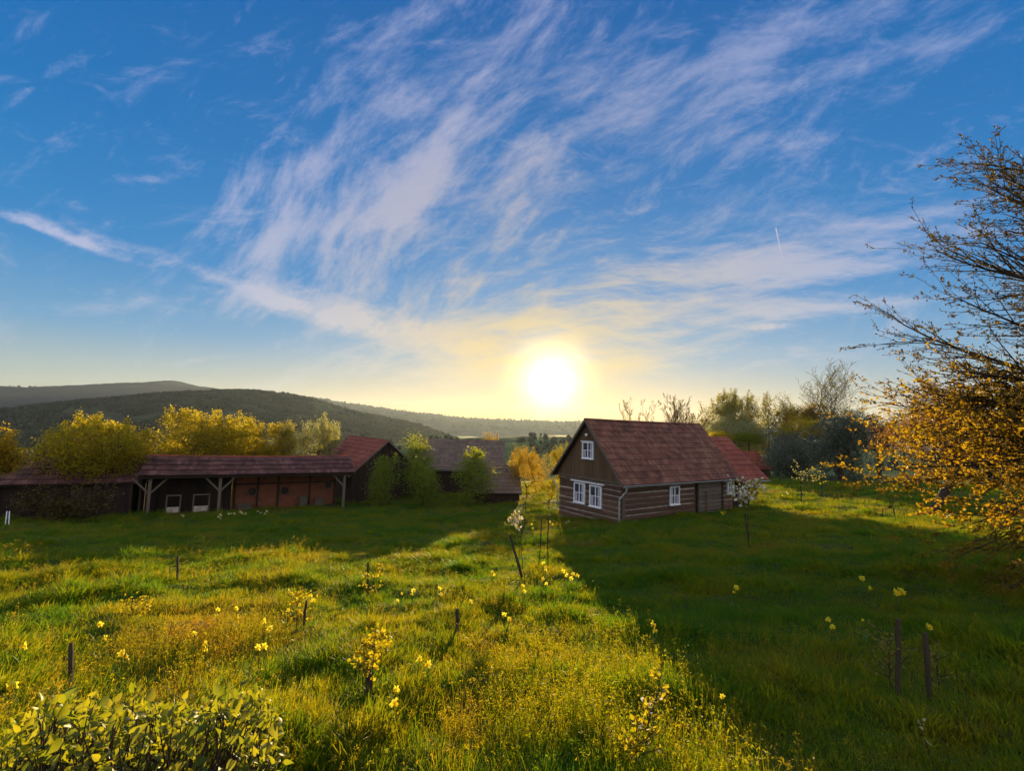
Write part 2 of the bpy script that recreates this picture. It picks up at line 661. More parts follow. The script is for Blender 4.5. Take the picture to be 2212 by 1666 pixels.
M['bark'] = mat_wood('tree_bark', (0.022, 0.016, 0.012), (0.065, 0.047, 0.035), (5, 5, 1.5))
M['twig'] = mat_wood('brown_twig', (0.030, 0.018, 0.012), (0.06, 0.038, 0.024), (5, 5, 1.5))
M['stake'] = mat_wood('weathered_stake', (0.026, 0.018, 0.012), (0.075, 0.052, 0.034), (8, 8, 0.8))
M['stem'] = leaf_mat('green_stem', (0.05, 0.11, 0.02), (0.07, 0.13, 0.02), (0.15, 0.28, 0.02), (0.2, 0.3, 0.02), 0.3)
M['petal'] = leaf_mat('yellow_petal', (0.85, 0.70, 0.03), (0.88, 0.76, 0.05), (0.9, 0.78, 0.04), (0.92, 0.85, 0.06), 0.5)
M['trumpet'] = leaf_mat('orange_trumpet', (0.85, 0.55, 0.01), (0.88, 0.60, 0.01), (0.88, 0.58, 0.01), (0.9, 0.64, 0.01), 0.4)
M['pale_petal'] = leaf_mat('pale_petal', (0.75, 0.68, 0.38), (0.8, 0.74, 0.5), (0.8, 0.7, 0.3), (0.8, 0.74, 0.45), 0.4)
M['blossom'] = leaf_mat('white_blossom', (0.72, 0.70, 0.64), (0.8, 0.78, 0.74), (0.75, 0.7, 0.55), (0.8, 0.76, 0.65), 0.4)
M['l_yellow'] = leaf_mat('spring_yellow_leaf', (0.10, 0.11, 0.010), (0.18, 0.15, 0.012), (0.46, 0.38, 0.010), (0.75, 0.55, 0.012), 0.62, patch=0.5)
M['l_pale'] = leaf_mat('pale_blossom_leaf', (0.22, 0.23, 0.10), (0.45, 0.44, 0.28), (0.42, 0.44, 0.10), (0.60, 0.58, 0.22), 0.5, patch=0.6)
M['l_green'] = leaf_mat('fresh_green_leaf', (0.045, 0.09, 0.012), (0.10, 0.14, 0.016), (0.26, 0.36, 0.010), (0.55, 0.52, 0.012), 0.55, patch=0.7)
M['l_olive'] = leaf_mat('olive_leaf', (0.06, 0.07, 0.02), (0.14, 0.135, 0.04), (0.28, 0.28, 0.025), (0.55, 0.46, 0.04), 0.5, patch=0.5)
M['l_dark'] = leaf_mat('dull_blue_green_leaf', (0.05, 0.075, 0.06), (0.13, 0.15, 0.13), (0.12, 0.17, 0.08), (0.28, 0.28, 0.14), 0.4, patch=0.6)
M['l_gold'] = leaf_mat('golden_blossom', (0.30, 0.20, 0.012), (0.42, 0.26, 0.014), (0.65, 0.42, 0.015), (0.8, 0.5, 0.02), 0.55)
M['l_copper'] = leaf_mat('copper_leaf', (0.085, 0.030, 0.016), (0.15, 0.065, 0.022), (0.30, 0.085, 0.018), (0.48, 0.22, 0.02), 0.5, patch=0.7)
M['l_beech'] = leaf_mat('unfolding_leaf', (0.08, 0.05, 0.012), (0.20, 0.17, 0.018), (0.26, 0.09, 0.008), (0.76, 0.52, 0.012), 0.56, patch=0.6)
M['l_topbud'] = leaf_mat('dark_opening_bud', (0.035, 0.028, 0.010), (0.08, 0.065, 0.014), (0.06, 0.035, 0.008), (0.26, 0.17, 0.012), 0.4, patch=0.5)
M['l_lilac'] = leaf_mat('broad_shrub_leaf', (0.045, 0.085, 0.014), (0.085, 0.12, 0.02), (0.24, 0.30, 0.010), (0.58, 0.50, 0.015), 0.55, 0.42, 0.3)
M['l_bud'] = leaf_mat('bud_leaf', (0.12, 0.09, 0.03), (0.2, 0.16, 0.05), (0.3, 0.2, 0.05), (0.4, 0.3, 0.08), 0.4)


def mat_brick():
    m = new_mat('red_brick_wall')
    o = coords('Object')
    n = m.node_tree.nodes.new('ShaderNodeTexBrick')
    sp = m.node_tree.nodes.new('ShaderNodeSeparateXYZ')
    m.node_tree.links.new(o, sp.inputs[0])
    v = vec(E(sp.outputs[0]) * 0.86 + E(sp.outputs[1]) * 0.52, E(sp.outputs[2]))
    m.node_tree.links.new(v, n.inputs['Vector'])
    n.inputs['Scale'].default_value = 1.0
    n.inputs['Brick Width'].default_value = 0.26
    n.inputs['Row Height'].default_value = 0.085
    n.inputs['Mortar Size'].default_value = 0.010
    n.inputs['Color1'].default_value = (0.20, 0.055, 0.025, 1)
    n.inputs['Color2'].default_value = (0.15, 0.038, 0.018, 1)
    n.inputs['Mortar'].default_value = (0.16, 0.10, 0.07, 1)
    g = noise(o, 1.0, 4.0)
    col = mixc((g * 3 - 1.2).clamp() * 0.5, n.outputs['Color'], (0.22, 0.085, 0.035))
    col = mixc((noise(o, 1.7, 5.0, .6) * 4 - 2.1).clamp() * 0.8, col, (0.06, 0.028, 0.02))
    return finish(m, col, 0.9, noise(o, 20, 3.0), 0.4, 0.01, 0.15)


M['brick'] = mat_brick()

# ------------------------------------------------------------------ ground and hills


def axis(pieces):
    out = []
    for a, b, s0, s1 in pieces:
        x = a
        s = s0
        while x < b - 1e-6:
            out.append(x)
            f = (x - a) / (b - a)
            x += s0 + (s1 - s0) * f
    out.append(pieces[-1][1])
    return np.array(out)


def terrain():
    ys = axis([(-40, -2, 3, .4), (-2, 22, .2, .22), (22, 60, .22, 1.0), (60, 300, 1.0, 12), (300, 6500, 12, 500)])
    xp = axis([(0, 16, .2, .22), (16, 50, .22, 1.0), (50, 300, 1.0, 14), (300, 6500, 14, 700)])
    xs = np.concatenate([-xp[::-1][:-1], xp])
    X, Y = np.meshgrid(xs, ys)
    Z = ground(X, Y)
    nx, ny = len(xs), len(ys)
    V = np.stack([X, Y, Z], -1).reshape(-1, 3)
    i = np.arange(ny - 1)[:, None] * nx + np.arange(nx - 1)[None]
    L = np.stack([i, i + 1, i + nx + 1, i + nx], -1)
    me = mesh_from('ground', V, loops=L, n=4, smooth=True)
    tag(link('ground', me, M['ground']), kind='structure')


def hill(name, prof, depth, foot_depth, foot_z, mat, rough, nx=420, ny=90, seed=0.0, pw=1.3, back=0.25):
    """A ridge whose skyline passes through the profile pixels at the given depth."""
    px = np.array([p[0] for p in prof], float)
    u = []
    zz = []
    dps = np.array([depth if len(p) < 3 else p[2] for p in prof], float)
    for (q, d) in zip(prof, dps):
        r = ray(q[0], q[1])
        u.append(r[0]); zz.append(r[2] * d)
    u = np.array(u); zz = np.array(zz)
    us = np.linspace(u[0], u[-1], nx)
    zr = np.interp(us, u, zz)
    dr = np.interp(us, u, dps)
    ts = np.concatenate([np.linspace(-back, 0, 12)[:-1], np.linspace(0, 1, ny)])
    T, U = np.meshgrid(ts, us, indexing='ij')
    ZR = np.broadcast_to(zr, T.shape)
    DR = np.broadcast_to(dr, T.shape)
    Tp = np.clip(T, 0, 1)
    D = DR + (foot_depth - DR) * T
    fall = np.where(T >= 0, Tp ** pw * (0.55 + 0.45 * Tp), 1.2 * T * T + 0.3 * np.abs(T))
    Z = ZR + (foot_z - ZR) * fall
    X = U * DR * (0.45 + 0.55 * D / DR)
    amp = rough * np.clip(np.abs(T) * 5, 0.0, 1)
    Z = Z + amp * 2.2 * fbm(X / (depth * 0.16) + seed, D / (depth * 0.16) + seed, 4) * np.clip(1 - Tp, 0, 1) ** .5
    Z = Z + 0.0026 * depth * vnoise(X / (depth * .009), D / (depth * .009)) * np.clip(np.abs(T) * 30, 0.35, 1) * (Tp < .97)
    V = np.stack([X, D, Z], -1).reshape(-1, 3)
    ny2 = len(ts)
    i = np.arange(ny2 - 1)[:, None] * nx + np.arange(nx - 1)[None]
    L = np.stack([i, i + nx, i + nx + 1, i + 1], -1)
    o = link(name, mesh_from(name, V, loops=L, n=4, smooth=True), mat)
    tag(o, kind='structure')
    return V.reshape(ny2, nx, 3), ts


terrain()
FAR = hill('far_ridge', [(500, 850), (690, 863), (750, 873), (830, 884), (900, 893), (960, 900), (1000, 906), (1060, 909), (1120, 911), (1180, 913),
                         (1240, 911), (1330, 914), (1500, 920), (1800, 930), (2300, 945), (3200, 980)], 4200, 2300, -70, M['hill_far'], 14, seed=3.0)
MTN = hill('mountain_ridge', [(-1500, 800), (-700, 815), (-300, 822), (-60, 826), (0, 834), (60, 837), (150, 838), (230, 834), (300, 831), (335, 828), (360, 824), (375, 823),
                              (395, 826), (430, 835), (470, 839), (540, 850), (640, 880), (760, 935)], 3600, 2000, -70, M['hill_far'], 22, seed=8.0)
MID = hill('wooded_hill', [(-1600, 880), (-600, 880), (-200, 905), (60, 900), (200, 868), (300, 860), (400, 853), (470, 849), (520, 846), (580, 849), (640, 857), (690, 868),
                           (730, 881), (790, 897), (850, 908), (920, 924), (980, 944), (1060, 975)], 1500, 620, -58, M['hill_near'], 7, seed=5.0, pw=1.1)
LOW = hill('field_slope', [(760, 985), (840, 962), (900, 953), (960, 948), (1020, 946), (1080, 945), (1140, 942), (1200, 941), (1300, 943), (1500, 955), (2300, 985), (3300, 1010)], 520, 300, -48,
           M['ground'], 2, seed=1.0, nx=200, ny=40)


def woodland(name, V, ts, n, t_rng, px_rng, size, seed, mat, patch=0.12):
    """Far wood as one mass of small rough crowns."""
    r = np.random.default_rng(seed)
    ny, nx, _ = V.shape
    t_rows = [i for i, t in enumerate(ts) if t_rng[0] <= t <= t_rng[1]]
    ico_v = []
    for a in (0.25, 0.9, 1.7, 2.5):
        for b in range(6):
            ico_v.append((math.sin(a) * math.cos(b * math.pi / 3 + a), math.sin(a) * math.sin(b * math.pi / 3 + a), math.cos(a)))
    ico_v = np.array(ico_v)
    fs = []
    for i in range(3):
        for b in range(6):
            fs.append((i * 6 + b, (i + 1) * 6 + b, (i + 1) * 6 + (b + 1) % 6, i * 6 + (b + 1) % 6))
    fs = np.array(fs)
    pts = []
    while len(pts) < n:
        i = t_rows[r.integers(len(t_rows))]
        j = r.integers(int(px_rng[0] * nx), int(px_rng[1] * nx))
        p = V[i, j] + r.normal(0, size * 0.9, 3) * (1, 1, 0)
        if vnoise(p[0] / (size * 11) + seed, p[1] / (size * 11)) > -patch:
            pts.append(p)
    pts = np.array(pts)
    s = size * r.uniform(0.5, 1.15, (n, 1, 1)) * np.array([1, 1, 1.0]) * r.uniform(0.7, 1.3, (n, 24, 1))
    W = ico_v[None] * s + pts[:, None, :] + np.array([0, 0, size * 0.5])
    L = (fs[None] + (np.arange(n) * 24)[:, None, None]).reshape(-1)
    tag(link(name, mesh_from(name, W.reshape(-1, 3), loops=L, n=4), mat), kind='stuff')


woodland('woodland', MID[0], MID[1], 22000, (0.0, 0.97), (0.45, 1.0), 4.2, 4, M['wood_tree'])
woodland('hilltop_trees', MID[0], MID[1], 90, (0.0, 0.02), (0.78, 0.95), 5.5, 6, M['wood_tree'], 0.02)
woodland('ridge_trees', MTN[0], MTN[1], 200, (0.0, 0.02), (0.3, 0.8), 7.0, 9, M['wood_tree'], 0.02)
woodland('far_woodland', FAR[0], FAR[1], 5000, (0.0, 0.8), (0.0, 0.75), 8.0, 12, M['wood_tree'], 0.0)
woodland('hedgerow', LOW[0], LOW[1], 260, (0.0, 0.6), (0.0, 0.6), 3.0, 15, M['wood_tree'], -0.06)

# ------------------------------------------------------------------ building helpers


def tiled(mb, A, B, C, D, courses, tile_w, thick=0.035, sag=0.0, jit=0.008):
    """Overlapping tile courses on the slope with eave A-B and ridge D-C."""
    A, B, C, D = (np.asarray(q, float) for q in (A, B, C, D))
    n = np.cross(B - A, D - A)
    n /= np.linalg.norm(n)
    if n[2] < 0: n = -n
    L = np.linalg.norm(B - A)
    nt = max(3, int(L / tile_w))

    def P(s, t):
        q = (A * (1 - s) + B * s) * (1 - t) + (D * (1 - s) + C * s) * t
        q = q.copy()
        q[2] -= sag * 4 * s * (1 - s) * (0.3 + 0.7 * t)
        return q
    for i in range(courses):
        t0 = i / courses
        t1 = min(1.0, (i + 1.12) / courses)
        off = 0.5 * (i % 2)
        for j in range(-1, nt + 1):
            s0, s1 = (j + off) / nt, (j + 1 + off) / nt
            s0, s1 = max(0, s0), min(1, s1)
            if s1 - s0 < 0.2 / nt: continue
            g = 0.03 / nt
            s0 += g; s1 -= g
            dt = random.uniform(-.03, .03) / courses
            lo = thick * 1.5 + random.uniform(0, jit)
            hi = 0.006
            a, b, c, d = P(s0, t0 + dt * (i > 0)), P(s1, t0 + dt * (i > 0)), P(s1, t1), P(s0, t1)
            mb.hexa([a + n * (lo - thick), b + n * (lo - thick), c + n * (hi - .004), d + n * (hi - .004), a + n * lo, b + n * lo, c + n * (hi + .012), d + n * (hi + .012)])


def ridge_caps(mb, C, D, r=0.11, step=0.36, sag=0.0):
    C, D = np.asarray(C, float), np.asarray(D, float)
    L = np.linalg.norm(D - C)
    n = max(2, int(L / step))
    for i in range(n):
        s0, s1 = i / n, (i + 1.12) / n
        p, q = C + (D - C) * s0, C + (D - C) * min(1, s1)
        p = p - np.array([0, 0, sag * 4 * s0 * (1 - s0)])
        q = q - np.array([0, 0, sag * 4 * s0 * (1 - s0)])
        k = random.uniform(.95, 1.08)
        mb.tube([p, q + np.array([0, 0, .012])], [r * k, r * .86 * k], 8)


def boards(mb, fr, a0, a1, c0, top, w, b=0.0, th=0.03, gap=0.012):
    """Vertical boards from c0 up to top(a)."""
    a = a0
    while a < a1 - 1e-6:
        e = min(a + w * random.uniform(.85, 1.15), a1)
        z = random.uniform(0, .02)
        p0, p1 = top(a + gap / 2), top(e - gap / 2)
        if max(p0, p1) > c0 + .02:
            mb.hexa([fr.p(a + gap / 2, b - th - z, c0), fr.p(e - gap / 2, b - th - z, c0), fr.p(e - gap / 2, b - z, c0), fr.p(a + gap / 2, b - z, c0),
                     fr.p(a + gap / 2, b - th - z, max(p0, c0 + .01)), fr.p(e - gap / 2, b - th - z, max(p1, c0 + .01)), fr.p(e - gap / 2, b - z, max(p1, c0 + .01)), fr.p(a + gap / 2, b - z, max(p0, c0 + .01))])
        a = e


def logs(mb, fr, a0, a1, c0, c1, n, out=0.07, seed=0):
    """Hewn horizontal logs with wavy edges, standing proud of the wall plane by `out`."""
    r = np.random.default_rng(seed)
    h = (c1 - c0) / n
    for i in range(n):
        A = np.linspace(a0, a1, 14)
        lo = c0 + i * h + 0.034 + 0.018 * r.normal(size=14).cumsum() * .35
        hi = c0 + (i + 1) * h - 0.034 + 0.018 * r.normal(size=14).cumsum() * .35
        prof = []
        for a, l, u in zip(A, lo, hi):
            o = out + r.uniform(-.008, .008)
            m = (u - l)
            prof.append([fr.p(a, 0.05, l), fr.p(a, -o * .72, l + m * .02), fr.p(a, -o, l + m * .2), fr.p(a, -o * 1.02, l + m * .8), fr.p(a, -o * .7, u - m * .02), fr.p(a, 0.05, u)])
        V = np.array(prof).reshape(-1, 3)
        fs = []
        for k in range(13):
            for j in range(6):
                fs.append((k * 6 + j, (k + 1) * 6 + j, (k + 1) * 6 + (j + 1) % 6, k * 6 + (j + 1) % 6))
        fs += [tuple(range(6))[::-1], tuple(13 * 6 + j for j in range(6))]
        mb.raw(V, fs)


def window(parent, fr, a0, a1, c0, c1, b, cols, rows, name='window', fw=0.075, lintel=0.0, curtain=True):
    """White casement window as a part: frame with sashes, glass and curtain as sub-parts."""
    mb = MB()
    fr.box(mb, a0, a0 + fw, b - .05, b + .06, c0, c1)
    fr.box(mb, a1 - fw, a1, b - .05, b + .06, c0, c1)
    fr.box(mb, a0 + fw, a1 - fw, b - .05, b + .06, c1 - fw, c1)
    fr.box(mb, a0 + fw, a1 - fw, b - .05, b + .06, c0, c0 + fw)
    bw = 0.038
    ia0, ia1, ic0, ic1 = a0 + fw, a1 - fw, c0 + fw, c1 - fw
    for i in range(1, cols):
        x = ia0 + (ia1 - ia0) * i / cols
        fr.box(mb, x - bw * .8, x + bw * .8, b - .035, b + .03, ic0, ic1)
    for i in range(1, rows):
        z = ic0 + (ic1 - ic0) * i / rows
        for j in range(cols):
            x0 = ia0 + (ia1 - ia0) * j / cols + (bw * .8 if j else 0)
            x1 = ia0 + (ia1 - ia0) * (j + 1) / cols - (bw * .8 if j < cols - 1 else 0)
            fr.box(mb, x0, x1, b - .03, b + .03, z - bw / 2, z + bw / 2)
    w = mb.build(name, M['white'], parent)
    g = MB()
    fr.box(g, ia0, ia1, b + .008, b + .014, ic0, ic1)
    g.build('pane', M['pane'], w)
    s = MB()
    fr.box(s, a0 - .03, a1 + .03, b - .09, b + .06, c0 - .045, c0 - .002)
    s.build('sill', M['white'], w)
    if lintel:
        l = MB()
        fr.box(l, a0 - lintel, a1 + lintel, b - .12, b + .06, c1 + .003, c1 + .07)
        l.build('lintel', M['white'], w)
    if curtain:
        k = MB()
        for j in range(cols):
            x0 = ia0 + (ia1 - ia0) * (j + (.08 if j == 0 else .45)) / cols
            x1 = ia0 + (ia1 - ia0) * (j + (.62 if j == 0 else .95)) / cols
            fr.box(k, x0, x1, b + .001, b + .005, ic0 + .02, ic0 + (ic1 - ic0) * (.98 if j == 0 else .5))
        k.build('curtain', M['curtain'], w)
    return w


def half_gutter(mb, p, q, r=0.07):
    p, q = np.asarray(p, float), np.asarray(q, float)
    d = (q - p) / np.linalg.norm(q - p)
    s = np.cross(d, [0, 0, 1.0])
    s /= np.linalg.norm(s)
    V, fs = [], []
    for e in (p, q):
        for rr in (r, r - .008):
            for j in range(9):
                w = math.pi + math.pi * j / 8
                V.append(e + s * rr * math.cos(w) + np.array([0, 0, rr * math.sin(w)]))
    for j in range(8):
        fs += [(j, j + 1, 18 + j + 1, 18 + j), (9 + j, 27 + j, 27 + j + 1, 9 + j + 1)]
        fs += [(j, 9 + j, 10 + j, j + 1), (18 + j, 19 + j, 28 + j, 27 + j)]
    fs += [(0, 18, 27, 9), (8, 17, 35, 26)]
    mb.raw(V, fs)


# ------------------------------------------------------------------ the log cottage
C0 = at(1343, 1131, 28.0)
ANG = R(56.2)
U_ = np.array([math.sin(ANG), math.cos(ANG), 0.0])
V_ = np.array([-math.cos(ANG), math.sin(ANG), 0.0])
gz = C0[2]
side = Frame(C0, U_, V_)          # a along the long front wall
gab = Frame(C0, V_, U_)           # a along the gable wall
LEN, WID = 11.2, 5.6
EZ, RZ = 2.20, 5.98               # eave and ridge heights
OV, OE = 0.42, 0.46
cot = thing('log_cottage', 'old dark log cottage with steep brown tiled roof and white windows', 'cottage', C0 + U_ * 5 + V_ * 2.8)
# wall core in pale mortar, logs proud of it
mb = MB()
gab.box(mb, 0.04, WID, 0.04, LEN, -0.7, EZ + .35)
for x in (0.04, LEN - .05):
    pts = [side.p(x, 0.05, EZ + .3), side.p(x, WID - .05, EZ + .3), side.p(x, WID / 2, RZ - .35)]
    q = [p + U_ * .06 for p in pts]
    mb.raw(pts + q, [(0, 1, 2), (5, 4, 3), (0, 2, 5, 3), (1, 4, 5, 2), (0, 3, 4, 1)])
wall = mb.build('wall', M['mortar'], cot)
mb = MB()
logs(mb, gab, 0.0, WID, -0.45, EZ + .22, 9, .05, 3)
e1 = side.hit(1505 * .2259 + 1166, 960)[0]
logs(mb, side, -0.03, e1 - .06, -0.25, EZ + .1, 8, .05, 4)
mb.build('log', M['log'], wall)['label'] = 'dark hewn logs with pale mortar joints'
# pale plank bay between two dark posts on the front
x_a, x_b, x_c = side.hit(1166 + 1512 * .2259, 1040, -.1)[0], side.hit(1166 + 1728 * .2259, 1050, -.1)[0], side.hit(1166 + 1790 * .2259, 1040, -.1)[0]
mb = MB()
n = 9
for i in range(n):
    z0 = -.1 + i * .255
    a = x_a + .02
    side.box(mb, a, x_b, -.15 - random.uniform(0, .015), -.06, z0 + random.uniform(0, .02), z0 + .225 + random.uniform(-.02, .02))
bay = mb.build('plank_bay', M['oldwood'], cot)
bay['label'] = 'weathered grey plank bay'
mb = MB()
side.box(mb, x_a + (x_b - x_a) * .30, x_a + (x_b - x_a) * .37, -.21, -.168, -.15, 1.45)
mb.build('batten', M['board'], bay)
mb = MB()
side.box(mb, x_a - .16, x_a - .02, -.14, .0, -.3, EZ + .1)
mb.build('post', M['darkwood'], cot)
mb = MB()
side.box(mb, x_b + .02, x_b + .3, -.14, .0, -.3, EZ + .1)
mb.build('post', M['darkwood'], cot)
mb = MB()
side.box(mb, -.02, .16, -.10, -.056, -.4, 1.55)
mb.build('corner_board', M['oldwood'], cot)
mb = MB()
logs(mb, side, x_b + .32, LEN - .02, -0.2, EZ + .1, 8, .05, 8)
mb.build('log', M['log'], wall)
mb = MB()
side.box(mb, 2.6, x_a + .2, -.16, .0, -.5, -.02)
mb.build('footing', M['mortar'], cot)
# gable boards
gtop = lambda a: min(EZ + .30 + (min(a, WID - a) + .03) * (RZ - EZ) / (WID / 2 + OE) + .17, RZ - .2)
mb = MB()
boards(mb, gab, -.12, WID + .12, EZ + .12, gtop, .17, -.055)
gb = mb.build('gable', M['board'], cot)
mb = MB()
gab.box(mb, -.1, WID + .1, -.17, -.02, EZ + .02, EZ + .115)
mb.build('sill_beam', M['oldwood'], gb)


def px_window(fr, b, l, t, r_, bo):
    """Window extents on a wall from photograph pixels."""
    aa, _ = fr.hit(l, (t + bo) / 2, b)
    ab, _ = fr.hit(r_, (t + bo) / 2, b)
    _, ct = fr.hit((l + r_) / 2, t, b)
    _, cb = fr.hit((l + r_) / 2, bo, b)
    return min(aa, ab), max(aa, ab), cb, ct


Z3 = lambda x, y: (1165.9 + x * .2259, 860.6 + y * .2259)
for (l, t, r_, bo, nm) in ((328, 800, 433, 1003, 'left'), (478, 828, 592, 1045, 'right')):
    a, b_ = Z3(l, t); c, d = Z3(r_, bo)
    q = px_window(gab, -.09, a, b_ + 2, c, d - 1)
    window(cot, gab, *q, -.09, 2, 2)
q0 = px_window(gab, -.09, *Z3(305, 782), *Z3(620, 840))
mb = MB()
gab.box(mb, q0[0], q0[1], -.2, -.03, EZ - .22, EZ - .15)
mb.build('lintel', M['white'], cot)
a, b_ = Z3(408, 420); c, d = Z3(516, 578)
window(cot, gab, *px_window(gab, -.13, a, b_, c, d), -.13, 2, 2, lintel=.05)
a, b_ = Z3(1243, 842); c, d = Z3(1335, 1018)
window(cot, side, *px_window(side, -.09, a, b_, c, d), -.09, 2, 2)
a, b_ = Z3(1793, 800); c, d = Z3(1856, 910)
window(cot, side, *px_window(side, -.09, a, b_, c, d), -.09, 2, 2)
# roof
Rl = [side.p(-OV, -OE, EZ + .02), side.p(LEN + .3, -OE, EZ + .02), side.p(LEN + .3, WID / 2, RZ), side.p(-OV, WID / 2, RZ)]
Rr = [side.p(-OV, WID + OE, EZ + .02), side.p(LEN + .3, WID + OE, EZ + .02), side.p(LEN + .3, WID / 2, RZ), side.p(-OV, WID / 2, RZ)]
mb = MB()
for q in (Rl, Rr):
    tiled(mb, *q, 11, .19, .03, .06, .014)
roof = mb.build('roof', M['tile'], cot)
mb = MB()
for q in (Rl, Rr):
    n_ = np.cross(q[1] - q[0], q[3] - q[0]); n_ /= np.linalg.norm(n_)
    if n_[2] < 0: n_ = -n_
    mb.hexa([p - n_ * .10 for p in q] + [p - n_ * .025 for p in q])
mb.build('roof_deck', M['darkwood'], roof)
mb = MB()
ridge_caps(mb, side.p(-OV - .03, WID / 2, RZ - .02), side.p(LEN + .3, WID / 2, RZ - .02), .10, .38, .03)
mb.build('ridge_tile', M['tile'], roof)
mb = MB()
for q, s in ((Rl, 1), (Rr, -1)):
    p0, p1 = q[0] - U_ * .025, q[3] - U_ * .025
    mb.hexa([p0 - U_ * .03 + [0, 0, -.14], p0 + [0, 0, -.14], p1 + [0, 0, -.16], p1 - U_ * .03 + [0, 0, -.16],
             p0 - U_ * .03 + [0, 0, .05], p0 + [0, 0, .05], p1 + [0, 0, .05], p1 - U_ * .03 + [0, 0, .05]])
mb.build('barge_board', M['oldwood'], roof)
# gutters and down pipes
mb = MB()
half_gutter(mb, side.p(-OV + .02, -OE - .07, EZ - .01), side.p(LEN + .25, -OE - .07, EZ - .04))
g1 = mb.build('gutter', M['zinc'], cot)
mb = MB()
mb.tube([side.p(-OV + .22, -OE - .07, EZ - .05), side.p(-OV + .22, -OE - .07, EZ - .32), side.p(-OV + .18, -OE + .05, EZ - .45), side.p(-OV + .02, -.2, EZ - .78), side.p(-OV + .02, -.16, EZ - .9),
         side.p(-OV + .02, -.16, .05)], .045, 10)
mb.build('downpipe', M['zinc'], g1)
mb = MB()
half_gutter(mb, side.p(-OV + .02, WID + OE + .07, EZ - .01), side.p(LEN + .25, WID + OE + .07, EZ - .04))
g2 = mb.build('gutter', M['zinc'], cot)
mb = MB()
mb.tube([side.p(-OV + .2, WID + OE + .07, EZ - .05), side.p(-OV + .2, WID + OE + .05, EZ - .35), side.p(-.12, WID + .14, EZ - .8), side.p(-.12, WID + .1, EZ - .95), side.p(-.12, WID + .1, .0)], .045, 10)
mb.build('downpipe', M['zinc'], g2)
# white globe lamp under the ridge
la, lc = gab.hit(*Z3(448, 351), -.22)
mb = MB()
mb.ball(gab.p(la, -.24, lc), .105)
lm = mb.build('gable_lamp', M['lamp'], cot, True)
mb = MB()
mb.tube([gab.p(la, -.15, lc + .02), gab.p(la, -.08, lc + .06)], .035, 8)
mb.build('bracket', M['zinc'], lm)

# ------------------------------------------------------------------ annex joined to the cottage (one building, so parts of it)
AL0, AL1 = LEN + .3, 15.0
EZ2, RZ2, AW = 1.98, 5.05, 5.3
q = [side.p(AL0 - .5, -OE - .12, EZ2), side.p(AL1 + .1, -OE - .12, EZ2), side.p(AL1 + .1, 2.8, RZ2), side.p(AL0 - .5, 2.8, RZ2)]
q2 = [side.p(AL0 - .5, 5.9, EZ2), side.p(AL1 + .1, 5.9, EZ2), side.p(AL1 + .1, 2.8, RZ2), side.p(AL0 - .5, 2.8, RZ2)]
mb = MB()
tiled(mb, *q, 9, .2); tiled(mb, *q2, 9, .2)
ar = mb.build('annex_roof', M['tile_red'], cot)
mb = MB()
half_gutter(mb, side.p(AL0 + .0, -OE - .19, EZ2 - .02), side.p(AL1 + .1, -OE - .19, EZ2 - .04))
mb.build('gutter', M['zinc'], ar)
mb = MB()
side.box(mb, LEN + .05, AL1 - .8, .45, 5.4, -.6, EZ2 + .3)
pts = [side.p(AL1 - .85, .45, EZ2 + .3), side.p(AL1 - .85, 5.3, EZ2 + .3), side.p(AL1 - .85, 2.8, RZ2 - .2)]
qq = [p + U_ * .05 for p in pts]
mb.raw(pts + qq, [(0, 1, 2), (5, 4, 3), (0, 2, 5, 3), (1, 4, 5, 2), (0, 3, 4, 1)])
mb.build('annex_wall', M['darkwood'], cot)
mb = MB()
mb.tube([side.p(AL1 - .9, .42, .75), side.p(AL1 - .1, -.30, EZ2 - .08)], .06, 6)
mb.build('strut', M['oldwood'], cot)


# ------------------------------------------------------------------ outbuilding beyond the cottage, by the trees
def gabled(name, label, cat, e0, e1, ov, width, rise, wall_h, tile, wallm, courses, tw, sag=0.0, planks=True, deck=True):
    """A small gabled building from its front eave corners e0, e1 (world points); depth grows away from the eave line to the left-hand normal."""
    e0, e1 = np.asarray(e0, float), np.asarray(e1, float)
    a = e1 - e0
    a[2] = 0
    L = np.linalg.norm(a)
    a = a / L
    b = np.array([-a[1], a[0], 0.0])
    fr = Frame(e0, a, b)
    rt = thing(name, label, cat, fr.p(L / 2, width / 2, -wall_h))
    mb = MB()
    fr.box(mb, ov, L - ov, ov, width - ov, -wall_h - .6, .0)
    for x in (ov, L - ov - .06):
        pts = [fr.p(x, ov, 0), fr.p(x, width - ov, 0), fr.p(x, width / 2, rise - .12)]
        q = [p + a * .06 for p in pts]
        mb.raw(pts + q, [(0, 1, 2), (5, 4, 3), (0, 2, 5, 3), (1, 4, 5, 2), (0, 3, 4, 1)])
    w = mb.build('wall', wallm, rt)
    f_ = [fr.p(0, 0, 0), fr.p(L, 0, 0), fr.p(L, width / 2, rise), fr.p(0, width / 2, rise)]
    k_ = [fr.p(0, width, 0), fr.p(L, width, 0), fr.p(L, width / 2, rise), fr.p(0, width / 2, rise)]
    mb = MB()
    tiled(mb, *f_, courses, tw, sag=sag); tiled(mb, *k_, courses, tw, sag=sag)
    rf = mb.build('roof', tile, rt)
    mb = MB()
    for q in (f_, k_):
        n_ = np.cross(q[1] - q[0], q[3] - q[0]); n_ /= np.linalg.norm(n_)
        if n_[2] < 0: n_ = -n_
        lo = np.array([0, 0, sag])
        mb.hexa([p - n_ * .09 - lo for p in q] + [p - n_ * .022 - lo for p in q])
    mb.build('roof_deck', M['darkwood'], rf)
    mb = MB()
    ridge_caps(mb, f_[3] - [0, 0, .03], f_[2] - [0, 0, .03], .1, .42, sag)
    mb.build('ridge_tile', tile, rf)
    return rt, fr, L, w, rf


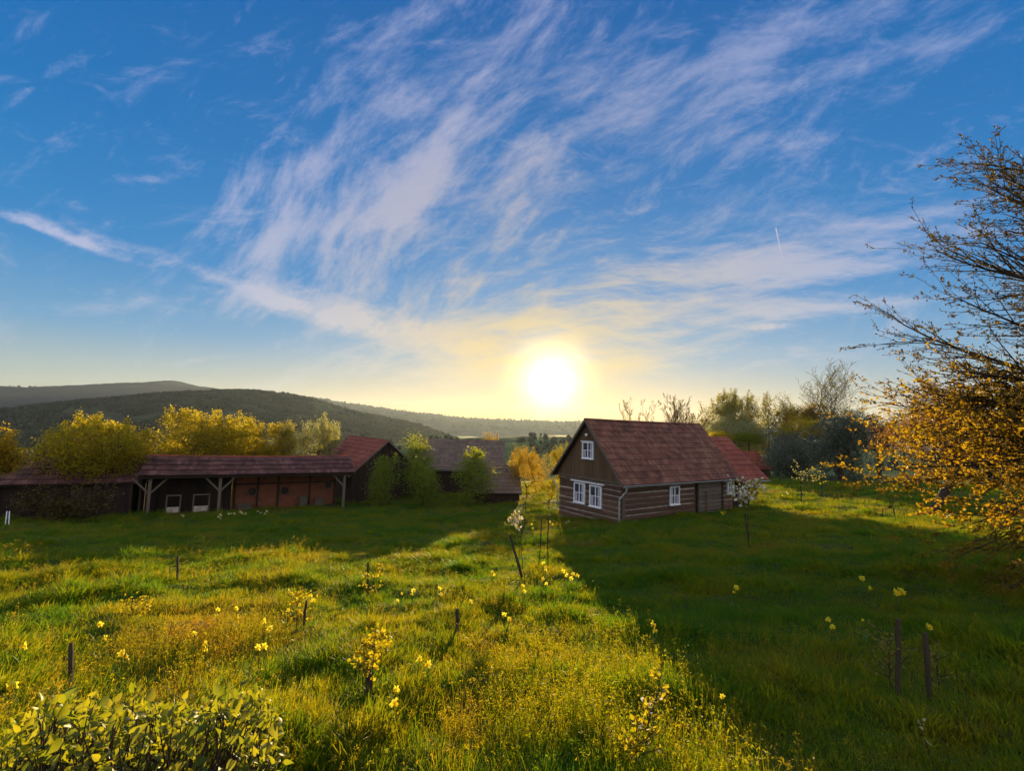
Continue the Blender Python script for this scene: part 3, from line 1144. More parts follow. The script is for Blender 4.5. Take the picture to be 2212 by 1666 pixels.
P4 = lambda x, y: (1499 + x * .1506, 916 + y * .1506)
rt, fr, L, w, rf = gabled('outbuilding', 'low tiled outbuilding with ochre plaster wall beyond the cottage annex', 'outbuilding', at(1588, 1016, 61), at(1672, 1017, 63.0), .3, 5.4, 2.25, 2.3,
                          M['tile_red'], M['plaster'], 6, .28)

# ------------------------------------------------------------------ barn with its gable turned to the cottage
apex_f, apex_b = at(840, 952, 42), at(755, 942, 51)
dr = apex_b - apex_f
dr[2] = 0
Lb = np.linalg.norm(dr)
ab = dr / Lb
bb = np.array([ab[1], -ab[0], 0.0])
W2, RI = 3.35, 3.0
zr = apex_f[2]
e_r0 = np.array([*(apex_f + bb * W2)[:2], zr - RI])
e_r1 = np.array([*(apex_f + ab * Lb + bb * W2)[:2], zr - RI])
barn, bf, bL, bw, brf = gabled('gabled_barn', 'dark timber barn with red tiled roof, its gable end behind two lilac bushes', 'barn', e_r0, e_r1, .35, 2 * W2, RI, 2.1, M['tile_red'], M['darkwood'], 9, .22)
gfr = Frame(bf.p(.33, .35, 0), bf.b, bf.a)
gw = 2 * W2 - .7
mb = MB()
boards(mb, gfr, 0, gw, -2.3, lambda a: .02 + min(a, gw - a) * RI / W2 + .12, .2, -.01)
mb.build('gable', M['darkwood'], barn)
mb = MB()
for s in (0, 1):
    p0 = bf.p(-.03, 0 if s == 0 else 2 * W2, 0)
    p1 = bf.p(-.03, W2, RI)
    mb.hexa([p0 - bf.a * .03 + [0, 0, -.12], p0 + [0, 0, -.12], p1 + [0, 0, -.12], p1 - bf.a * .03 + [0, 0, -.12],
             p0 - bf.a * .03 + [0, 0, .06], p0 + [0, 0, .06], p1 + [0, 0, .06], p1 - bf.a * .03 + [0, 0, .06]])
mb.build('barge_board', M['oldwood'], brf)

# ------------------------------------------------------------------ long barn with grey brown roof, and the low hut beside it
e0, e1 = at(895, 1014, 47.0), at(1092, 1013, 47.5)
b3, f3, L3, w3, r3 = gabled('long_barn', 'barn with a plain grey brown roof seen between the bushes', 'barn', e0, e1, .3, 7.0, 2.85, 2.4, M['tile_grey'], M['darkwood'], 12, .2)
mb = MB()
half_gutter(mb, f3.p(.05, -.07, -.02), f3.p(L3 - .05, -.07, -.04), .06)
mb.build('gutter', M['zinc'], r3)
e0, e1 = at(1018, 1066, 41.0), at(1128, 1066, 41.6)
b4, f4, L4, w4, r4 = gabled('low_hut', 'low hut with a mossy tiled roof almost down to the grass beside the yellow shrub', 'hut', e0, e1, .2, 4.4, 2.25, 1.0, M['tile_grey'], M['darkwood'], 8, .2, .04)

# ------------------------------------------------------------------ the long open shed on the left
eL, eR = at(297, 1031, 31.0), at(766, 1020, 38.0)
zE = (eL[2] + eR[2]) / 2
eL[2], eR[2] = zE + .05, zE - .05
av = eR - eL
av[2] = 0
LS = np.linalg.norm(av)
av /= LS
bv = np.array([-av[1], av[0], 0.0])
sf = Frame(eL, av, bv)
shed = thing('open_shed', 'long open fronted shed with sagging dark tiled roof on timber posts', 'shed', sf.p(LS / 2, 2, -2.5))
SW, SR = 4.2, 1.18
fq = [sf.p(0, 0, 0), sf.p(LS, 0, -.1), sf.p(LS - .05, SW / 2, SR - .1), sf.p(.2, SW / 2, SR)]
bq = [sf.p(0, SW, 0), sf.p(LS, SW, -.1), sf.p(LS - .05, SW / 2, SR - .1), sf.p(.2, SW / 2, SR)]
mb = MB()
tiled(mb, *fq, 4, .23, .05, .1, .02); tiled(mb, *bq, 4, .23, .05, .1, .02)
srf = mb.build('roof', M['tile_dark'], shed)
mb = MB()
for q in (fq, bq):
    n_ = np.cross(q[1] - q[0], q[3] - q[0]); n_ /= np.linalg.norm(n_)
    if n_[2] < 0: n_ = -n_
    mb.hexa([p - n_ * .12 - [0, 0, .1] for p in q] + [p - n_ * .03 - [0, 0, .1] for p in q])
mb.build('roof_deck', M['darkwood'], srf)
mb = MB()
ridge_caps(mb, fq[3] - [0, 0, .02], fq[2] - [0, 0, .02], .11, .42, .1)
mb.build('ridge_tile', M['tile_red'], srf)
mb = MB()
p0, p1 = fq[1] + av * .02, fq[2] + av * .02
mb.hexa([p0 + [0, 0, -.1], p0 + av * .04 + [0, 0, -.1], p1 + av * .04 + [0, 0, -.1], p1 + [0, 0, -.1], p0 + [0, 0, .1], p0 + av * .04 + [0, 0, .1], p1 + av * .04 + [0, 0, .1], p1 + [0, 0, .1]])
mb.build('barge_board', M['oldwood'], srf)


def s_a(px, b=0.35):
    return sf.hit(px, 1070, b)[0]


# front posts with braces, and the plate they carry
for k, px in enumerate((322, 474, 742)):
    a = s_a(px, .3)
    zg = float(ground(*sf.p(a, .3, 0)[:2])) - eL[2]
    mb = MB()
    sf.box(mb, a - .09, a + .09, .22, .40, zg - .3, -.16)
    po = mb.build('post', M['oldwood'], shed)
    for s in (-1, 1):
        if k == 2 and s == 1: continue
        mb = MB()
        mb.tube([sf.p(a + s * .06, .31, -1.15), sf.p(a + s * .95, .31, -.17)], .065, 6)
        mb.build('brace', M['oldwood'], po)
mb = MB()
sf.box(mb, .1, LS - .1, .2, .42, -.155, -.03)
sf.box(mb, .3, .5, .45, SW - .3, -.155, -.03)
sf.box(mb, LS - .5, LS - .3, .45, SW - .3, -.155, -.03)
mb.build('wall_plate', M['oldwood'], shed)
# back wall: dark boards on the left, brick on the right
aB0 = s_a(500, 2.2)
zg = float(ground(*sf.p(LS / 2, 3, 0)[:2])) - eL[2]
mb = MB()
sf.box(mb, aB0, LS - .9, 2.2, 2.4, zg - .4, .75)
bw = mb.build('brick_wall', M['brick'], shed)
mb = MB()
for px in (506, 556, 600, 668, 722):
    a = s_a(px, 2.1)
    sf.box(mb, a - .07, a + .07, 2.12, 2.197, zg - .3, .6)
for z in (-1.05, -.35):
    sf.box(mb, aB0, LS - .95, 2.15, 2.195, z, z + .11)
mb.build('timber_frame', M['darkwood'], bw)
for px, py, r, lab in ((615, 1060, .30, 'round dark basket hanging on the middle of the brick shed wall'), (708, 1048, .28, 'round dark basket hanging near the right end of the brick shed wall'),
                       (740, 1045, .17, 'smallest round basket at the corner post of the shed'), (545, 1062, .3, 'round dark basket hanging at the left end of the brick shed wall')):
    a, c = sf.hit(px, py, 2.15)
    rt = thing('basket', lab, 'basket', sf.p(a, 2.15, c), 'baskets on the brick wall')
    mb = MB()
    mb.tube([sf.p(a, 2.19, c), sf.p(a, 2.12, c), sf.p(a, 2.05, c), sf.p(a, 2.03, c)], [r * .75, r * .95, r, r * .9], 14)
    mb.build('bowl', M['darkwood'], rt)
    mb = MB()
    th = np.linspace(0, 2 * math.pi, 19)
    mb.tube([sf.p(a + r * math.cos(t), 2.045, c + r * math.sin(t)) for t in th], .022, 6, False)
    mb.build('rim', M['oldwood'], rt)
mb = MB()
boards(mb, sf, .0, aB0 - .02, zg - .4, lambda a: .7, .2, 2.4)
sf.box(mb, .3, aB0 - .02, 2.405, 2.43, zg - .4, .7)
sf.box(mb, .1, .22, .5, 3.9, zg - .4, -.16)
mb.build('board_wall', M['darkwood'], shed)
# pale half doors standing in the shade at the left bay
for (l, r_, t, b_) in ((357, 390, 1078, 1116), (415, 452, 1085, 1113)):
    q = px_window(sf, 1.2, l, t, r_, b_)
    rt = thing('stall_door', 'low whitewashed half door with dark opening above, %s' % ('first from the left in the shed' if l < 400 else 'second from the left in the shed'), 'door', sf.p((q[0] + q[1]) / 2, 1.2, q[2]), 'whitewashed half doors in the shed')
    mb = MB()
    hh = q[3] - q[2]
    sf.box(mb, q[0], q[0] + .08, 1.12, 1.22, q[2] - .3, q[2] + 1.45)
    sf.box(mb, q[1] - .08, q[1], 1.12, 1.22, q[2] - .3, q[2] + 1.45)
    sf.box(mb, q[0] + .08, q[1] - .08, 1.12, 1.22, q[2] + 1.37, q[2] + 1.45)
    mb.build('frame', M['oldwood'], rt)
    mb = MB()
    for i in range(4):
        x0 = q[0] + .09 + (q[1] - q[0] - .18) * i / 4
        sf.box(mb, x0, x0 + (q[1] - q[0] - .18) / 4 - .01, 1.14, 1.2, q[2] - .3, q[2] + .62)
    mb.build('panel', M['mortar'], rt)
# things stored along the brick wall
for k, (px, w_, h_, lab) in enumerate(((690, .7, .55, 'dark wooden crate against the brick wall of the shed, beside the post'), (655, .55, .8, 'taller dark crate in the middle of the shed brick wall'), (530, .9, .45, 'wide low dark crate at the left end of the brick wall'))):
    a = s_a(px, 1.9)
    z0 = float(ground(*sf.p(a, 1.9, 0)[:2])) - eL[2]
    rt = thing('wooden_crate', lab, 'crate', sf.p(a, 1.9, z0), 'crates in the open shed')
    mb = MB()
    for i in range(3):
        sf.box(mb, a - w_ / 2, a + w_ / 2, 1.62, 1.65, z0 + i * h_ / 3 + .01, z0 + (i + 1) * h_ / 3 - .02)
        sf.box(mb, a - w_ / 2, a + w_ / 2, 2.05, 2.08, z0 + i * h_ / 3 + .01, z0 + (i + 1) * h_ / 3 - .02)
        sf.box(mb, a - w_ / 2, a - w_ / 2 + .03, 1.652, 2.048, z0 + i * h_ / 3 + .01, z0 + (i + 1) * h_ / 3 - .02)
        sf.box(mb, a + w_ / 2 - .03, a + w_ / 2, 1.652, 2.048, z0 + i * h_ / 3 + .01, z0 + (i + 1) * h_ / 3 - .02)
    mb.build('crate_side', M['oldwood'], rt)
    mb = MB()
    sf.box(mb, a - w_ / 2 + .03, a + w_ / 2 - .03, 1.655, 2.045, z0 + .01, z0 + h_ * .7)
    mb.build('filling', M['darkwood'], rt)

# ------------------------------------------------------------------ far left building behind the hanging tree
e0, e1 = at(-30, 1052, 28.0), at(300, 1041, 31.3)
e1[2] = e0[2] = (e0[2] + e1[2]) / 2
lb, lf, LL, lw, lr = gabled('red_roofed_shed', 'dark open shed with red tiled roof half hidden by a drooping yellow tree', 'shed', e0, e1, .35, 4.6, 1.65, 2.2, M['tile_dark'], M['darkwood'], 6, .23, .05)
for i in range(5):
    a = .4 + i * (LL - .8) / 4
    mb = MB()
    lf.box(mb, a - .08, a + .08, .12, .28, -2.7, -.08)
    mb.build('post', M['darkwood'], lb)
for k, (x0, y0, x1, y1) in enumerate(((11, 1137, 15, 1105), (19, 1137, 20.5, 1105))):
    b0 = hit(x0, y0)
    d = b0[1]
    mb = MB()
    t = at(x1, y1, d + .25)
    rt = thing('pole', 'thin white pole leaning in the shade at the far left, %s of the pair' % ('left' if k == 0 else 'right'), 'pole', b0, 'white poles by the red roofed shed')
    mb.tube([b0 - [0, 0, .1], t], .022, 7)
    mb.build('shaft', M['white'], rt)

# ------------------------------------------------------------------ plants


def leaf_faces(C, size, r, n_pts=4, up=0.0, D=None, aspect=0.62):
    """Leaves at centres C: rhombic (4) or pointed and folded (6 corners). Returns vertices and loops (quads)."""
    n = len(C)
    if D is None:
        D = r.normal(size=(n, 3)); D[:, 2] += up
    D = D / np.linalg.norm(D, axis=1, keepdims=True)
    N = r.normal(size=(n, 3))
    S = np.cross(D, N); S /= np.linalg.norm(S, axis=1, keepdims=True) + 1e-9
    N = np.cross(S, D)
    L = (size * r.uniform(.6, 1.25, n))[:, None]
    Wd = L * aspect * .5
    if n_pts == 4:
        V = np.stack([C - D * L * .5, C + S * Wd, C + D * L * .5, C - S * Wd], 1)
        loops = np.arange(n * 4)
        return V.reshape(-1, 3), loops
    # two quads folded on the midrib
    fold = N * Wd * r.uniform(.1, .7, (n, 1))
    b = C - D * L * .5
    tip = C + D * L * .55 - N * L * .12
    V = np.stack([b, C - D * L * .18 + S * Wd + fold, C + D * L * .2 + S * Wd * .8 + fold, tip, C + D * L * .2 - S * Wd * .8 + fold, C - D * L * .18 - S * Wd + fold], 1)
    q = np.array([0, 1, 2, 3, 0, 3, 4, 5])
    loops = (np.arange(n)[:, None] * 6 + q[None]).ravel()
    return V.reshape(-1, 3), loops


def leaves(name, C, size, mat, parent, r, **k):
    V, L = leaf_faces(np.asarray(C), size, r, **k)
    return link(name, mesh_from(name, V - origin_of(parent), loops=L, n=4), mat, parent)


def tubes(edges, sides=5):
    """Tapered tubes for an array of (p, q, rp, rq)."""
    P = np.array([e[0] for e in edges]); Q = np.array([e[1] for e in edges])
    rp = np.array([e[2] for e in edges]); rq = np.array([e[3] for e in edges])
    t = Q - P
    t /= np.linalg.norm(t, axis=1, keepdims=True) + 1e-9
    ref = np.where(np.abs(t[:, 2:3]) < .9, np.array([[0, 0, 1.0]]), np.array([[1.0, 0, 0]]))
    a = np.cross(t, ref); a /= np.linalg.norm(a, axis=1, keepdims=True)
    b = np.cross(t, a)
    w = np.arange(sides) * 2 * math.pi / sides
    ring = a[:, None] * np.cos(w)[None, :, None] + b[:, None] * np.sin(w)[None, :, None]
    V = np.concatenate([P[:, None] + ring * rp[:, None, None], Q[:, None] + ring * rq[:, None, None]], 1)
    j = np.arange(sides)
    f = np.stack([j, (j + 1) % sides, sides + (j + 1) % sides, sides + j], -1)
    L = (f[None] + (np.arange(len(P)) * 2 * sides)[:, None, None]).ravel()
    return V.reshape(-1, 3), L


def grow(base, tips, stems, trunk_top, r0, rmin, r, wob=0.06):
    """Joins every tip to the nearest wood; returns edges with thickness from the pipe model, and node list."""
    nodes, par = [], []
    for s in range(stems):
        off = np.array([r.normal(0, .18), r.normal(0, .18), 0]) * (stems > 1)
        k0 = None
        top = trunk_top + (np.array([r.normal(0, .5), r.normal(0, .5), 0]) * (stems > 1))
        for i in range(7):
            f = i / 6
            p = base * (1 - f) + top * f + off * math.sin(f * 3.14) + r.normal(0, .04, 3) * (f > 0)
            nodes.append(p); par.append(-1 if k0 is None else k0); k0 = len(nodes) - 1
    order = np.argsort(np.linalg.norm(tips - trunk_top, axis=1))
    N = np.array(nodes)
    ends = []
    cap = len(nodes) + len(tips) * 6 + 8
    buf = np.zeros((cap, 3)); buf[:len(N)] = N
    cnt = len(N)
    for i in order:
        q = tips[i]
        d = np.linalg.norm(buf[:cnt] - q, axis=1) + 0.35 * np.maximum(0, buf[:cnt, 2] - q[2])
        d[0] += 1e3
        k = int(np.argmin(d))
        L = np.linalg.norm(q - buf[k])
        m = max(1, min(5, int(L / .45)))
        p0 = buf[k].copy()
        prev = k
        for j in range(1, m + 1):
            f = j / m
            p = p0 * (1 - f) + q * f + r.normal(0, wob * L, 3) * (j < m)
            p[2] += .08 * L * math.sin(f * math.pi)
            buf[cnt] = p; par.append(prev); prev = cnt; cnt += 1
        ends.append(prev)
    w = np.zeros(cnt)
    for e in ends: w[e] += 1
    for i in range(cnt - 1, -1, -1):
        if par[i] >= 0: w[par[i]] += w[i]
    rad = rmin * np.maximum(w, 1) ** .5
    k = r0 / rad[:cnt].max()
    rad = np.maximum(rmin, rad * k)
    edges = [(buf[par[i]], buf[i], rad[par[i]] if par[i] >= 0 and rad[par[i]] < 3 * rad[i] else rad[i] * 1.6, rad[i]) for i in range(cnt) if par[i] >= 0]
    return edges, buf[:cnt]


def crown_tips(c, rad, n, lumps, r, fill=0.35, flat=0.0):
    """Points spread over lumps on an ellipsoid."""
    c = np.asarray(c); rad = np.asarray(rad)
    lc = r.normal(size=(lumps, 3)); lc /= np.linalg.norm(lc, axis=1, keepdims=True)
    lc[:, 2] = np.where(lc[:, 2] < -flat, -lc[:, 2] * .6, lc[:, 2])
    lc *= r.uniform(.35, .72, (lumps, 1))
    lr = r.uniform(.28, .5, lumps)
    k = r.integers(0, lumps, n)
    d = r.normal(size=(n, 3)); d /= np.linalg.norm(d, axis=1, keepdims=True)
    rr = np.where(r.random(n) < fill, r.random(n) ** .5, r.uniform(.8, 1.05, n))
    return c + (lc[k] + d * (lr[k] * rr)[:, None]) * rad


def tree(name, label, cat, base, c, rad, n_tips, per, size, clump, leaf, seed, bark='bark', r0=.14, rmin=.008, stems=1, lumps=14, shoots=0, shoot_len=.9,
         group=None, fill=.35, npts=4, second=None, trunk_f=.35, aspect=.62, flat=0.2):
    r = np.random.default_rng(seed)
    base = np.asarray(base, float); c = np.asarray(c, float); rad = np.asarray(rad, float)
    rt = thing(name, label, cat, base, group)
    tips = crown_tips(c, rad, n_tips, lumps, r, fill, flat)
    tips[:, 2] = np.maximum(tips[:, 2], base[2] + .15)
    ttop = c - np.array([0, 0, rad[2] * trunk_f])
    ttop[2] = max(ttop[2], base[2] + .3)
    edges, nodes = grow(base - [0, 0, .15], tips, stems, ttop, r0, rmin, r)
    C = [np.repeat(tips, per, axis=0) + r.normal(size=(n_tips * per, 3)) * clump * np.array([1, 1, .8])]
    if shoots:
        top = tips[np.argsort(-(tips[:, 2] - c[2]) / rad[2] - .3 * r.random(n_tips))[:max(shoots * 2, 8)]]
        for p in top[r.permutation(len(top))[:shoots]]:
            q = p + np.array([r.normal(0, .18), r.normal(0, .12), 1.0]) * shoot_len * r.uniform(.5, 1.1)
            edges.append((p, q, rmin * 1.6, rmin * .7))
            f = r.random((int(per * 2.2), 1))
            C.append(p * (1 - f) + q * f + r.normal(size=(len(f), 3)) * size * .8)
    V, L = tubes(edges)
    link('trunk', mesh_from('trunk', V - base, loops=L, n=4, smooth=True), M[bark], rt)
    C = np.concatenate(C)
    leaves('crown', C, size, M[leaf], rt, r, n_pts=npts, aspect=aspect)
    if second:
        k = r.random(len(C)) < second[1]
        leaves('blossom', C[k] + r.normal(size=(k.sum(), 3)) * size, size * .9, M[second[0]], rt, r, n_pts=4)
    return rt


def px_tree(name, label, cat, box, depth, *a, base=None, zr=None, yr=None, **k):
    """Tree whose crown covers the photograph box (l, t, r, b) at a depth; foot under it on the ground."""
    l, t, r_, b = box
    c = at((l + r_) / 2, (t + b) / 2, depth)
    rx = (r_ - l) / 2 / F * depth
    rz = (b - t) / 2 / F * depth
    if base is None:
        bx, by = c[0], c[1]
    else:
        bp = at(base, b, depth)
        bx, by = bp[0], bp[1]
    g = np.array([bx, by, float(ground(bx, by))])
    return tree(name, label, cat, g, c, (rx, yr or rx * .9, rz), *a, **k)


# left: orchard trees behind the sheds
px_tree('fruit_tree', 'large yellow green tree drooping over the red roof left of the open shed', 'tree', (86, 893, 340, 1058), 32.0, 860, 30, .15, .24, 'l_yellow', 21, r0=.2, lumps=22, shoots=50, group='orchard trees behind the sheds', fill=.5, base=230, flat=1)
px_tree('fruit_tree', 'wide bright yellow tree rising right behind the middle of the long shed roof', 'tree', (318, 895, 530, 1030), 37, 620, 28, .15, .25, 'l_yellow', 22, r0=.2, lumps=17, shoots=34, group='orchard trees behind the sheds', fill=.5, flat=1)
px_tree('fruit_tree', 'lower yellow tree between the wide yellow tree and the pale blossom trees', 'tree', (470, 905, 610, 1030), 41, 420, 28, .15, .25, 'l_yellow', 23, r0=.16, lumps=16, shoots=20, group='orchard trees behind the sheds', fill=.5, flat=1)
px_tree('blossom_tree', 'small pale yellow tree left of the taller spiky blossom tree', 'tree', (578, 915, 662, 1020), 43, 240, 24, .13, .22, 'l_yellow', 24, r0=.12, lumps=8, shoots=16, second=('l_pale', .5), group='orchard trees behind the sheds', flat=1)
px_tree('blossom_tree', 'pale spiky blossom tree standing just left of the red barn roof', 'tree', (636, 905, 742, 1010), 47, 340, 24, .13, .2, 'l_pale', 25, r0=.14, lumps=11, shoots=40, shoot_len=1.3, second=('l_yellow', .35), group='orchard trees behind the sheds', flat=1)
px_tree('hanging_tree', 'orange yellow tree cut by the left edge of the photograph', 'tree', (-70, 935, 30, 1075), 26, 200, 24, .13, .22, 'l_gold', 26, r0=.15, lumps=9, shoots=12, second=('l_yellow', .7))
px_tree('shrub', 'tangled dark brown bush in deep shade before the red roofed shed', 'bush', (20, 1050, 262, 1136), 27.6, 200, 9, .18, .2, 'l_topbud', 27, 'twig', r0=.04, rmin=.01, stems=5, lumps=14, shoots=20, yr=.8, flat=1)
# lilacs and shrubs in front of the barns
px_tree('lilac_bush', 'round lilac bush in front of the red barn gable', 'bush', (786, 980, 876, 1112), 38.5, 190, 24, .13, .31, 'l_green', 31, 'twig', r0=.06, stems=4, lumps=11, group='lilac bushes by the barns', fill=.3, shoots=8, shoot_len=.4, trunk_f=.8, flat=.9)
px_tree('lilac_bush', 'narrower lilac bush between the red barn gable and the grey brown roof', 'bush', (880, 990, 952, 1112), 38.5, 150, 24, .13, .31, 'l_green', 32, 'twig', r0=.06, stems=4, lumps=9, group='lilac bushes by the barns', fill=.3, shoots=6, shoot_len=.4, trunk_f=.8, flat=.9)
px_tree('leafy_tree', 'taller dark green tree rising between the two barn roofs', 'tree', (842, 928, 952, 1105), 44, 260, 24, .15, .34, 'l_green', 33, r0=.16, lumps=14, group='lilac bushes by the barns', fill=.4, flat=.7)
px_tree('lilac_bush', 'broad lilac bush right of the grey brown roof, spreading over the low hut', 'bush', (964, 966, 1082, 1112), 40, 250, 24, .14, .32, 'l_green', 34, 'twig', r0=.06, stems=5, lumps=13, group='lilac bushes by the barns', fill=.3, shoots=8, shoot_len=.4, trunk_f=.8, flat=.9)
px_tree('forsythia', 'golden flowering shrub glowing between the low hut and the cottage', 'bush', (1080, 972, 1200, 1080), 43, 520, 22, .08, .17, 'l_gold', 35, 'twig', r0=.05, rmin=.006, stems=8, lumps=16, shoots=60, shoot_len=1.0, trunk_f=.85, fill=.6, flat=.9)
px_tree('shrub', 'pale golden twiggy shrub behind the grey brown barn roof', 'bush', (1028, 938, 1098, 990), 56, 110, 10, .09, .2, 'l_gold', 36, 'twig', r0=.06, lumps=8, shoots=20)
px_tree('columnar_shrub', 'upright yellow green shrub touching the left edge of the cottage roof', 'bush', (1186, 950, 1226, 1066), 43, 130, 22, .1, .16, 'l_yellow', 37, 'twig', r0=.05, lumps=7, shoots=14, shoot_len=.8, stems=3, fill=.5, flat=.9)
px_tree('shrub', 'low yellow green shrub by the left corner of the cottage', 'bush', (1160, 1025, 1212, 1085), 40, 130, 18, .09, .16, 'l_yellow', 38, 'twig', r0=.04, lumps=7, stems=4, fill=.5, flat=.9)
px_tree('shrub', 'small dark tussock shrub on the lit grass left of the cottage', 'bush', (1096, 1103, 1142, 1128), 29, 60, 18, .08, .12, 'l_green', 39, 'twig', r0=.02, lumps=6, stems=4, fill=.5, flat=.9)
# the right: trees behind the cottage
G = 'trees behind the cottage'


def bare_tree(name, label, cat, box, depth, stems, seed, leaf='l_bud', r0=.10, spread=.55, lsize=.11, dens=.5, kids=1.0, foot=None):
    r = np.random.default_rng(seed)
    l, t, r_, b = box
    c = at((l + r_) / 2, t, depth)
    g = np.array([c[0], c[1], float(ground(c[0], c[1]))])
    H = c[2] - g[2]
    W = (r_ - l) / F * depth
    rt = thing(name, label, cat, g, G)
    edges, C = [], []

    def limb(p, d, L, rad, lev):
        n = max(3, int(L / .5))
        q, dd = p, d / np.linalg.norm(d)
        for i in range(n):
            nd = dd + r.normal(0, .06, 3) + np.array([0, 0, .05])
            nd /= np.linalg.norm(nd)
            nq = q + nd * L / n
            f = (i + 1) / n
            ra, rb = rad * (1 - .8 * i / n), rad * (1 - .8 * f)
            edges.append((q, nq, max(ra, .010), max(rb, .009)))
            if lev < 3 and (f > .25 or lev > 0):
                for _ in range(1 + (r.random() < .6 * kids)):
                    a = r.uniform(0, 6.283)
                    sd = np.array([math.cos(a), math.sin(a), .15])
                    limb(nq, nd * .75 + sd * spread * r.uniform(.7, 1.2), L * r.uniform(.28, .46) * (1.15 - .5 * f), rb * .5, lev + 1)
            if lev >= 2:
                for _ in range(r.poisson(dens)):
                    C.append(nq + r.normal(0, .06, 3))
            q, dd = nq, nd
    for k in range(stems):
        o = np.array([r.normal(0, .03), r.normal(0, .03), -.1])
        lean = np.array([r.normal(0, .16), r.normal(0, .12), 1.0]) if stems > 1 else np.array([0.02, 0, 1.0])
        if stems > 1: lean[0] += (k / (stems - 1) - .5) * W / H * .8
        limb(g + o, lean, H * r.uniform(.8, 1.0), r0, 0)
    V, L = tubes(edges, 4)
    link('trunk', mesh_from('trunk', V - g, loops=L, n=4, smooth=True), M['twig'], rt)
    leaves('crown', np.array(C), lsize, M[leaf], rt, r)


bare_tree('bare_tree', 'small thin bare tree above the middle of the cottage ridge', 'tree', (1346, 886, 1404, 950), 60, 3, 41, r0=.035, dens=.6, kids=.5)
bare_tree('bare_shrub', 'tall twiggy bush with long bare rods over the right end of the cottage ridge', 'bush', (1425, 888, 1525, 980), 50, 6, 42, r0=.045, spread=.4, dens=.6)
px_tree('blossom_tree', 'tall dark crowned tree with spiky blossom twigs behind the cottage annex', 'tree', (1500, 852, 1660, 985), 78, 820, 32, .18, .32, 'l_olive', 43, r0=.2, rmin=.012, lumps=26, flat=1, shoots=80, shoot_len=1.5, second=('l_pale', .4), group=G)
px_tree('blossom_tree', 'pale yellow blossom tree directly above the annex roof', 'tree', (1515, 890, 1655, 985), 74, 640, 30, .17, .3, 'l_pale', 44, r0=.18, lumps=20, flat=1, shoots=20, second=('l_olive', .5), group=G)
px_tree('shrub', 'small bright yellow green bush touching the annex ridge', 'bush', (1522, 928, 1590, 962), 68, 150, 22, .13, .2, 'l_yellow', 45, 'twig', r0=.06, lumps=8, group=G)
px_tree('shrub', 'dark green bush over the ridge of the low outbuilding', 'bush', (1580, 928, 1655, 966), 69, 200, 24, .15, .25, 'l_green', 46, 'twig', r0=.08, lumps=11, group=G, flat=.7)
px_tree('spire_tree', 'slim dark spire of a tree right of the tall blossom tree', 'tree', (1640, 858, 1680, 950), 78, 110, 16, .15, .2, 'l_olive', 47, r0=.12, lumps=7, shoots=24, shoot_len=1.5, group=G)
px_tree('leafy_tree', 'dark blue green round tree behind the outbuilding roof', 'tree', (1632, 900, 1730, 1040), 66, 420, 26, .18, .3, 'l_dark', 48, r0=.16, lumps=16, group=G, flat=1)
px_tree('leafy_tree', 'light olive feathery tree with open crown on the skyline', 'tree', (1660, 850, 1735, 970), 72, 280, 20, .17, .28, 'l_olive', 49, r0=.16, rmin=.012, lumps=9, group=G)
px_tree('leafy_tree', 'rusty yellow round tree left of the bare tall tree', 'tree', (1695, 866, 1790, 965), 70, 340, 22, .17, .26, 'l_gold', 50, r0=.14, lumps=12, second=('l_olive', .8), group=G)
bare_tree('bare_tree', 'tall nearly bare tree with fine twigs standing on the skyline', 'tree', (1738, 822, 1868, 930), 66, 3, 51, 'l_olive', r0=.11, spread=.85, lsize=.13, dens=.45, kids=.6)
px_tree('blossom_tree', 'dense dim blossom tree lowest in front of the others, over the young orchard', 'tree', (1645, 932, 1790, 1055), 60, 620, 28, .17, .27, 'l_dark', 52, r0=.16, lumps=20, second=('l_pale', .12), group=G, flat=1)
px_tree('blossom_tree', 'largest blue green domed tree in shade right of the outbuilding', 'tree', (1740, 880, 1890, 1040), 53, 820, 28, .17, .27, 'l_dark', 53, r0=.3, lumps=28, second=('l_pale', .1), group=G, flat=1)
px_tree('blossom_tree', 'shaded tree with a short leaning trunk beside the copper leaved tree', 'tree', (1850, 900, 1945, 1010), 54, 380, 26, .16, .26, 'l_dark', 54, r0=.24, lumps=12, second=('l_olive', .5), group=G)
px_tree('leafy_tree', 'yellow green tree filling the gap behind the domed blue green tree', 'tree', (1680, 893, 1800, 985), 62, 380, 22, .16, .26, 'l_yellow', 55, r0=.14, lumps=12, group=G)
px_tree('copper_tree', 'copper brown tree on its own thick trunk at the right of the lawn', 'tree', (1890, 835, 2230, 1048), 29, 1500, 18, .09, .24, 'l_copper', 56, r0=.24, lumps=44, shoots=60, shoot_len=.5, second=('l_beech', .25), base=2010, fill=.6, trunk_f=.75, flat=.8)
px_tree('hedge_tree', 'bushy olive tree low behind the ridge of the outbuilding', 'tree', (1572, 915, 1665, 1000), 84, 320, 26, .2, .36, 'l_olive', 71, r0=.14, lumps=16, second=('l_yellow', .3), group=G, flat=1)
px_tree('hedge_tree', 'bushy green tree behind the right verge of the annex roof', 'tree', (1505, 915, 1590, 1000), 88, 300, 26, .2, .36, 'l_yellow', 72, r0=.14, lumps=14, second=('l_olive', .5), group=G, flat=1)
